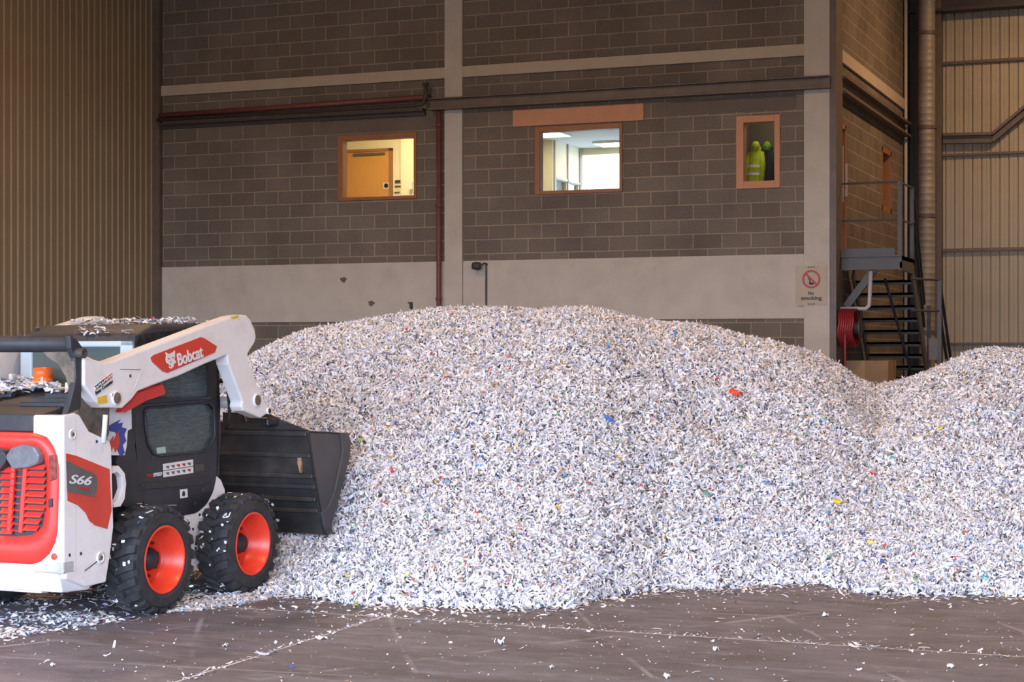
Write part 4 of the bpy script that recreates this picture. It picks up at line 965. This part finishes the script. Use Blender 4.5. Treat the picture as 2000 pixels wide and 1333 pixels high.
def palette(n, bright=1.0):
    base = np.array([[.82, .82, .85], [.79, .79, .88], [.88, .88, .90], [.82, .79, .72], [.64, .64, .68], [.68, .71, .90], [.40, .40, .45], [.84, .72, .69], [.08, .10, .30], [.62, .06, .06], [.10, .36, .20], [.75, .55, .12], [.10, .12, .14], [.12, .35, .65], [.40, .26, .14]])
    w = np.array([.30, .15, .17, .11, .10, .07, .075, .03, .009, .0025, .002, .003, .030, .003, .010]); w /= w.sum()  # printed greys, with extra dark shreds standing for shaded gaps
    c = base[rng.choice(len(base), n, p=w)] * rng.uniform(.86, 1.06, (n, 1)) * bright
    return np.concatenate([np.clip(c, 0, .93), np.ones((n, 1))], 1)
def shreds(P, N, L, Wd, curl, tilt, cols):
    """curled strips. P centres, N surface normals"""
    n = len(P)
    r = rng.normal(size=(n, 3)); t = r - (r * N).sum(1, keepdims=True) * N; t /= np.linalg.norm(t, axis=1, keepdims=True)
    b = np.cross(N, t)
    ang = rng.normal(0, tilt, n)[:, None]; ang2 = rng.normal(0, tilt * 1.1, n)[:, None]
    t2 = t * np.cos(ang) + N * np.sin(ang); n2 = -t * np.sin(ang) + N * np.cos(ang)
    b2 = b * np.cos(ang2) + n2 * np.sin(ang2); n3 = -b * np.sin(ang2) + n2 * np.cos(ang2)
    sidec = rng.normal(0, .25, n)[:, None]
    verts = []
    for k in range(4):
        s = (k / 3 - .5); c = (4 * s * s - .5) * curl[:, None] * L[:, None]
        ctr = P + t2 * (s * L[:, None]) * (1 - .25 * np.abs(curl[:, None])) + n3 * c + b2 * ((4 * s * s - .4) * sidec * L[:, None] * .4)
        hw = b2 * (Wd[:, None] / 2) * (1.0 if k in (1, 2) else .8)
        verts += [ctr - hw, ctr + hw]
    V = np.stack(verts, 1).reshape(-1, 3)
    o = (np.arange(n) * 8)[:, None]
    F = np.concatenate([o + np.array([[0, 1, 3, 2]]), o + np.array([[2, 3, 5, 4]]), o + np.array([[4, 5, 7, 6]])], 1).reshape(-1, 4)
    return V, F, np.repeat(cols, 8, axis=0)
def grad(X, Y, e=.04):
    h = height(X, Y); hx = (height(X + e, Y) - height(X - e, Y)) / (2 * e); hy = (height(X, Y + e) - height(X, Y - e)) / (2 * e)
    hx = np.clip(hx, -1.5, 1.5); hy = np.clip(hy, -1.5, 1.5)
    N = np.stack([-hx, -hy, np.ones_like(hx)], -1); return h, N / np.linalg.norm(N, axis=1, keepdims=True)
NS = 1020000
X = rng.uniform(-11, 5.0, NS); Y = rng.uniform(10.5, 22, NS)
d = X * Fw[0] + Y * Fw[1]; px = CX + FPX * (X * Rr[0] + Y * Rr[1]) / d
h, N = grad(X, Y)
dr = interp(px, RDG)
ok = (h > -.02) & (px > 300) & (px < 2650) & (d < dr + .35 + 1.6 * (rng.random(NS) < .45))
X, Y, h, N, d = X[ok], Y[ok], h[ok], N[ok], d[ok]
n = len(X)
print('shreds', n)
P = np.stack([X, Y, np.maximum(h, 0) + .004], -1) + N * (rng.uniform(0, 1, n) ** 1.3)[:, None] * .034
L = np.clip(rng.lognormal(math.log(.042), .42, n), .014, .12); Wd = np.clip(rng.lognormal(math.log(.0135), .38, n), .006, .034)
HV, HF, HC = shreds(P, N, L, Wd, rng.normal(0, .24, n), .52, palette(n))
# the heap: packed core plus loose surface, one uncountable thing
coreC = np.tile(np.array([[.22, .22, .24, 1]]), (len(V), 1))  # core coloured dark to stand for shade between the shreds
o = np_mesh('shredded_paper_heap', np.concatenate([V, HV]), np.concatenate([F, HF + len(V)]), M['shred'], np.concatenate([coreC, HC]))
tag(o, 'huge heap of white shredded paper spread across the hall floor', 'shredded paper', kind='stuff')
# litter on the floor
def pxfloor(px, py): return onZ(px, py, 0)[:2]
LP_ = []
def scat(n, xr, yr, dens=lambda x, y: np.ones_like(x)):
    x = rng.uniform(*xr, n); y = rng.uniform(*yr, n); k = rng.uniform(0, 1, n) < dens(x, y); LP_.append(np.stack([x[k], y[k]], -1))
def loader_xy(X, Y): return (X - ORG[0]) * fx[0] + (Y - ORG[1]) * fx[1], (X - ORG[0]) * lf[0] + (Y - ORG[1]) * lf[1]
def dens_ld(X, Y):   # under and beside the machine
    d = X * Fw[0] + Y * Fw[1]; px = CX + FPX * (X * Rr[0] + Y * Rr[1]) / d; py = HY + CAMH * FPX / d
    lim = interp(px, [(-50, 1262), (0, 1258), (110, 1245), (300, 1212), (420, 1192), (500, 1172), (600, 1165)])
    f1 = np.clip((lim - py) / 14, 0, 1); band = np.exp(-((py - lim + 22) / 26) ** 2)
    cl = np.clip(vnoise(X * 3.1, Y * 3.1) * 3.0 + .9, .12, 1)
    return f1 * (np.where(px > 330, .9 * band + .25, .55 * band + .14)) * cl * (px < 620)
scat(60000, (-10.5, -6.2), (9.0, 14.5), dens_ld)
def dens_tail(X, Y):
    d = X * Fw[0] + Y * Fw[1]; px = CX + FPX * (X * Rr[0] + Y * Rr[1]) / d; py = HY + CAMH * FPX / d
    lim = interp(px, [(320, 1198), (360, 1196), (420, 1190), (480, 1180), (540, 1166), (560, 1163)]); up_ = interp(px, [(320, 1194), (360, 1182), (420, 1166), (480, 1150), (520, 1135), (560, 1100)])
    return ((py < lim) & (py > up_) & (px > 322) & (px < 575)) * 1.0
scat(26000, (-7.6, -6.2), (10.6, 13.2), dens_tail)
edge = lambda X, Y: (lambda px, py: np.exp(-np.clip(py - interp(px, BOTL) - 1, 0, 999) / 7) * (px > 480))(CX + FPX * (X * Rr[0] + Y * Rr[1]) / (X * Fw[0] + Y * Fw[1]), HY + CAMH * FPX / (X * Fw[0] + Y * Fw[1]))
scat(48000, (-7, 1.6), (10.8, 14.6), lambda x, y: edge(x, y) * .5)
scat(170, (-9, 1), (8.3, 14)); 
scat(560, (-6.6, 0.5), (11.0, 11.44), lambda x, y: np.exp(-((y - 11.22) / .05) ** 2) * .8 + .12)
scat(260, (-5.62, -5.38), (8.4, 11.9), lambda x, y: np.exp(-((x + 5.5) / .03) ** 2) * .8 + .04)
NBIG = sum(len(a) for a in LP_)
scat(2600, (-9, 1), (8.3, 14)); scat(3600, (-7.5, 0.5), (11.0, 11.44), lambda x, y: np.exp(-((y - 11.22) / .03) ** 2) * (vnoise(x * 1.3, y) + .75) + .04)
scat(1800, (-5.62, -5.38), (8.4, 11.9), lambda x, y: np.exp(-((x + 5.5) / .02) ** 2) + .02)
pts = np.concatenate(LP_); n = len(pts); print('litter', n)
hh = np.maximum(height(pts[:, 0], pts[:, 1]), 0)
P = np.concatenate([pts, (hh + rng.uniform(.003, .012, n))[:, None]], 1); N = np.tile([0, 0, 1.], (n, 1))
fine = np.where(np.arange(n) >= NBIG, .28, 1.0)
V2, F2, C2 = shreds(P, N, fine * np.clip(rng.lognormal(math.log(.040), .45, n), .01, .12), np.sqrt(fine) * np.clip(rng.lognormal(math.log(.015), .38, n), .005, .04), rng.normal(0, .10, n), .26, palette(n))
V2[:, 2] = np.maximum(V2[:, 2], .001)
o = np_mesh('paper_litter', V2, F2, M['shred'], C2); tag(o, 'loose paper shreds scattered on the dark floor around the heap and loader', 'paper litter', kind='stuff')
# litter lying on the machine (hood, roof, wheels)
def to_world(p): return np.stack([ORG[0] + p[:, 0] * fx[0] + p[:, 1] * lf[0], ORG[1] + p[:, 0] * fx[1] + p[:, 1] * lf[1], p[:, 2]], -1)
def on_machine(name, p, nrm, Lm, Wm, label, curl=.12, tilt=.3):
    n = len(p); nw = to_world(nrm) - to_world(np.zeros((1, 3)))
    V_, F_, C_ = shreds(to_world(p), nw, np.clip(rng.lognormal(math.log(Lm), .45, n), .01, .16), np.clip(rng.lognormal(math.log(Wm), .4, n), .005, .05), rng.normal(0, curl, n), tilt, palette(n))
    o = np_mesh(name, V_, F_, M['shred'], C_); tag(o, label, 'paper litter', kind='stuff')
n = 1500; x = rng.uniform(-.95, .04, n); y = rng.uniform(-.58, .62, n)
k = (vnoise(x * 5 + 3, y * 4) + .35 * (x > -.35)) > .12; x, y = x[k], y[k]
on_machine('paper_litter', np.stack([x, y, 1.475 + (x + .95) * .165 + .03 + rng.uniform(0, .02, len(x))], -1), np.tile([0, 0, 1.], (len(x), 1)),   .065, .026, 'paper shreds lying on the black engine hood of the loader')
n = 1500; x = rng.uniform(CB0, CB1 - .1, n); y = rng.uniform(-.5, .5, n); k = (vnoise(x * 4, y * 3 + 9) > -.02); x, y = x[k], y[k]
on_machine('paper_litter', np.stack([x, y, np.interp(x, [CB0, CB0 + .2, CB1 - .2, CB1], [2.0, 2.075, 2.095, 2.05]) + rng.uniform(.0, .04, len(x))], -1), np.tile([0, 0, 1.], (len(x), 1)), .04, .014, 'white paper shreds piled on the cab roof')
for xc, lb in ((0, 'paper shreds stuck to the tread of the near rear wheel'), (1.15, 'paper shreds stuck to the tread of the near front wheel')):
    n = 55; a = rng.uniform(0, 2 * PI, n); yy = rng.uniform(-.83, -.56, n)
    nr = np.stack([np.cos(a), np.zeros(n), np.sin(a)], -1); k = rng.random(n) < .5
    rr = .392
    on_machine('paper_litter', np.stack([xc + rr * np.cos(a), yy, .386 + rr * np.sin(a)], -1), nr, .030, .016, lb, .05, .1)
# single scraps one can point at
def scrap(name, px, py, w, h, col, label, cat='scrap', grp=None, seed=0, onfloor=False):
    if onfloor: c = onZ(px, py, .0); nn = Vector((0, 0, 1))
    else:
        r = ray(px, py); t = 12.0
        while t < 22:
            x, y, z = r[0] * t, r[1] * t, CAMH + r[2] * t
            if z < float(height(np.array([x]), np.array([y]))[0]) + .02: break
            t += .02
        c = (x, y, z); _, N_ = grad(np.array([x]), np.array([y])); nn = Vector(N_[0])
    rnd = random.Random(seed + int(px)); k = 7
    dcam = (c[0] * Fw[0] + c[1] * Fw[1]); sc = dcam / FPX
    W_ = w * sc; H_ = h * sc / (1 if not onfloor else .35); 
    fwd = Vector((-Fw[0], -Fw[1], 0)); X_ = Vector((Rr[0], Rr[1], 0)); X_ = (X_ - nn * X_.dot(nn)).normalized(); Y_ = nn.cross(X_)
    rot = rnd.uniform(-.3, .3); vs = []; fs = []
    X2 = X_ * math.cos(rot) + Y_ * math.sin(rot); Y2 = -X_ * math.sin(rot) + Y_ * math.cos(rot)
    for i in range(k):
        for j in range(4):
            u = i / (k - 1) - .5; v = j / 3 - .5
            wv = .5 + .5 * math.cos(u * 2.2) + rnd.uniform(-.15, .15)
            p = X2 * (u * W_) + Y2 * (v * H_ * wv) + nn * ((.012 + .35 * H_ * math.sin(u * 7 + j) * .5 + abs(u) * .1 * W_) + .01 + .25 * H_ * rnd.random())
            vs.append(p)
    if onfloor: mz = min(v.z for v in vs); vs = [Vector((v.x, v.y, v.z - mz + .002)) for v in vs]
    for i in range(k - 1):
        for j in range(3): a = i * 4 + j; fs.append((a, a + 4, a + 5, a + 1))
    nm = 'scrap_' + '_'.join('%d' % int(v * 99) for v in col)
    m = bpy.data.materials.get(nm) or mat(nm, col, .45)
    o = MB().add(vs, fs).build(name, m, smooth='all'); o.location = c
    md = o.modifiers.new('thick', 'SOLIDIFY'); md.thickness = .002
    tag(o, label, cat, grp)
G = 'coloured scraps in the paper heap'
for a in ((1436, 774, 26, 17, (.75, .03, .03), 'bright red crumpled plastic scrap on the upper right of the heap'),
          (1187, 824, 21, 14, (.04, .17, .68), 'bright blue torn scrap near the middle of the heap'),
          (1638, 986, 27, 10, (.85, .62, .02), 'yellow scrap low on the right side of the heap'),
          (1318, 655, 7, 15, (.06, .22, .60), 'blue scrap just under the ridge of the heap'),
          (1606, 825, 14, 12, (.30, .58, .62), 'pale turquoise scrap on the right part of the heap'),
          (1496, 947, 14, 8, (.04, .22, .62), 'small blue scrap above and left of the yellow one'),
          (1380, 970, 10, 10, (.06, .35, .26), 'dark green scrap on the lower right face of the heap'),
          (1704, 1066, 20, 11, (.85, .65, .15), 'yellow curled scrap near the bottom right of the heap'),
          (1705, 931, 22, 8, (.70, .05, .08), 'red scrap at the far lower right of the heap'),
          (1745, 899, 14, 8, (.04, .38, .28), 'teal green scrap beside the red one at the right'),
          (708, 865, 12, 8, (.35, .70, .10), 'lime green scrap just right of the bucket'),
          (874, 742, 12, 10, (.55, .08, .10), 'dark red scrap high on the left part of the heap'),
          (873, 944, 11, 6, (.15, .40, .75), 'light blue scrap on the left face of the heap'),
          (993, 703, 14, 8, (.60, .22, .24), 'faded red scrap below the top of the heap'),
          (1840, 841, 16, 7, (.80, .72, .10), 'thin yellow scrap on the second mound at the right'),
          (1886, 1045, 13, 7, (.60, .05, .06), 'small red scrap low at the right edge of the heap'),
          (1790, 1140, 12, 7, (.28, .62, .12), 'bright green scrap at the bottom right edge of the heap'),
          (1924, 1133, 13, 8, (.05, .42, .36), 'teal scrap near the right corner at the bottom of the heap'),
          (1800, 862, 36, 17, (.80, .79, .74), 'large crumpled white sheet on the right mound')):
    scrap('coloured_scrap' if 'white' not in a[5] else 'paper_sheet', *a, grp=G if 'white' not in a[5] else None)
for i, a in enumerate(((628, 1250, 24, 6, 'long white paper scrap on the floor near the diagonal joint'), (978, 1259, 9, 7, 'white paper crumb alone in the middle of the floor'),
          (1302, 1325, 12, 6, 'white scrap lying close to the bottom edge, below centre'), (1078, 1307, 9, 5, 'small white scrap on the floor left of the lowest one'),
          (1857, 1305, 12, 6, 'white scrap at the bottom right of the floor'), (1612, 1205, 12, 6, 'white scrap on the floor below the right of the heap'),
          (440, 1264, 9, 5, 'white crumb on the floor below the near front wheel'), (103, 1302, 9, 5, 'white crumb near the bottom left corner'),
          (1398, 1272, 12, 6, 'white scrap on the floor just below the long joint'), (696, 1187, 10, 8, 'yellow green scrap at the foot of the heap near the joint'))):
    scrap('paper_scrap', a[0], a[1], a[2], a[3], (.82, .82, .84) if i < 9 else (.50, .60, .05), a[4], onfloor=True, grp='single scraps on the open floor')

# ================================================================== LIGHT, CAMERA
w = bpy.data.worlds.new('overcast'); S.world = w; w.use_nodes = True
bg = w.node_tree.nodes['Background']; bg.inputs[0].default_value = (.715, .83, 1.05, 1); bg.inputs[1].default_value = 2.6
p = bpy.data.lights.new('doorway_portal', 'AREA'); p.shape = 'RECTANGLE'; p.size = OP[1] - OP[0]; p.size_y = OP[2]
p.cycles.is_portal = True
po = bpy.data.objects.new('doorway_portal', p); C.objects.link(po); po.location = ((OP[0] + OP[1]) / 2, FY - .1, OP[2] / 2); po.rotation_euler = (PI / 2, 0, 0)
for i, (x, y) in enumerate(((-12, 17), (-3, 17), (-12, 8), (-1.5, 29), (-3, 8))):
    l = bpy.data.lights.new('high_bay_lamp', 'AREA'); l.shape = 'DISK'; l.size = .6; l.energy = 62; l.color = (1, .60, .31)
    lo = bpy.data.objects.new('high_bay_lamp', l); C.objects.link(lo); lo.location = (x, y, TOP - .5)
cam = bpy.data.cameras.new('camera'); co = bpy.data.objects.new('camera', cam); C.objects.link(co)
co.location = (0, 0, CAMH); co.rotation_euler = (PI / 2, 0, TH)
cam.sensor_width = 36; cam.lens = 36 * FPX / 2000; cam.shift_y = (HY - 666.5) / 2000; cam.clip_end = 200
S.camera = co
S.view_settings.view_transform = 'Standard'; S.view_settings.look = 'None'; S.view_settings.gamma = 1; S.view_settings.exposure = 2.46
S.view_settings.use_curve_mapping = False
S.cycles.use_denoising = True
S.cycles.max_bounces = 8; S.cycles.diffuse_bounces = 5
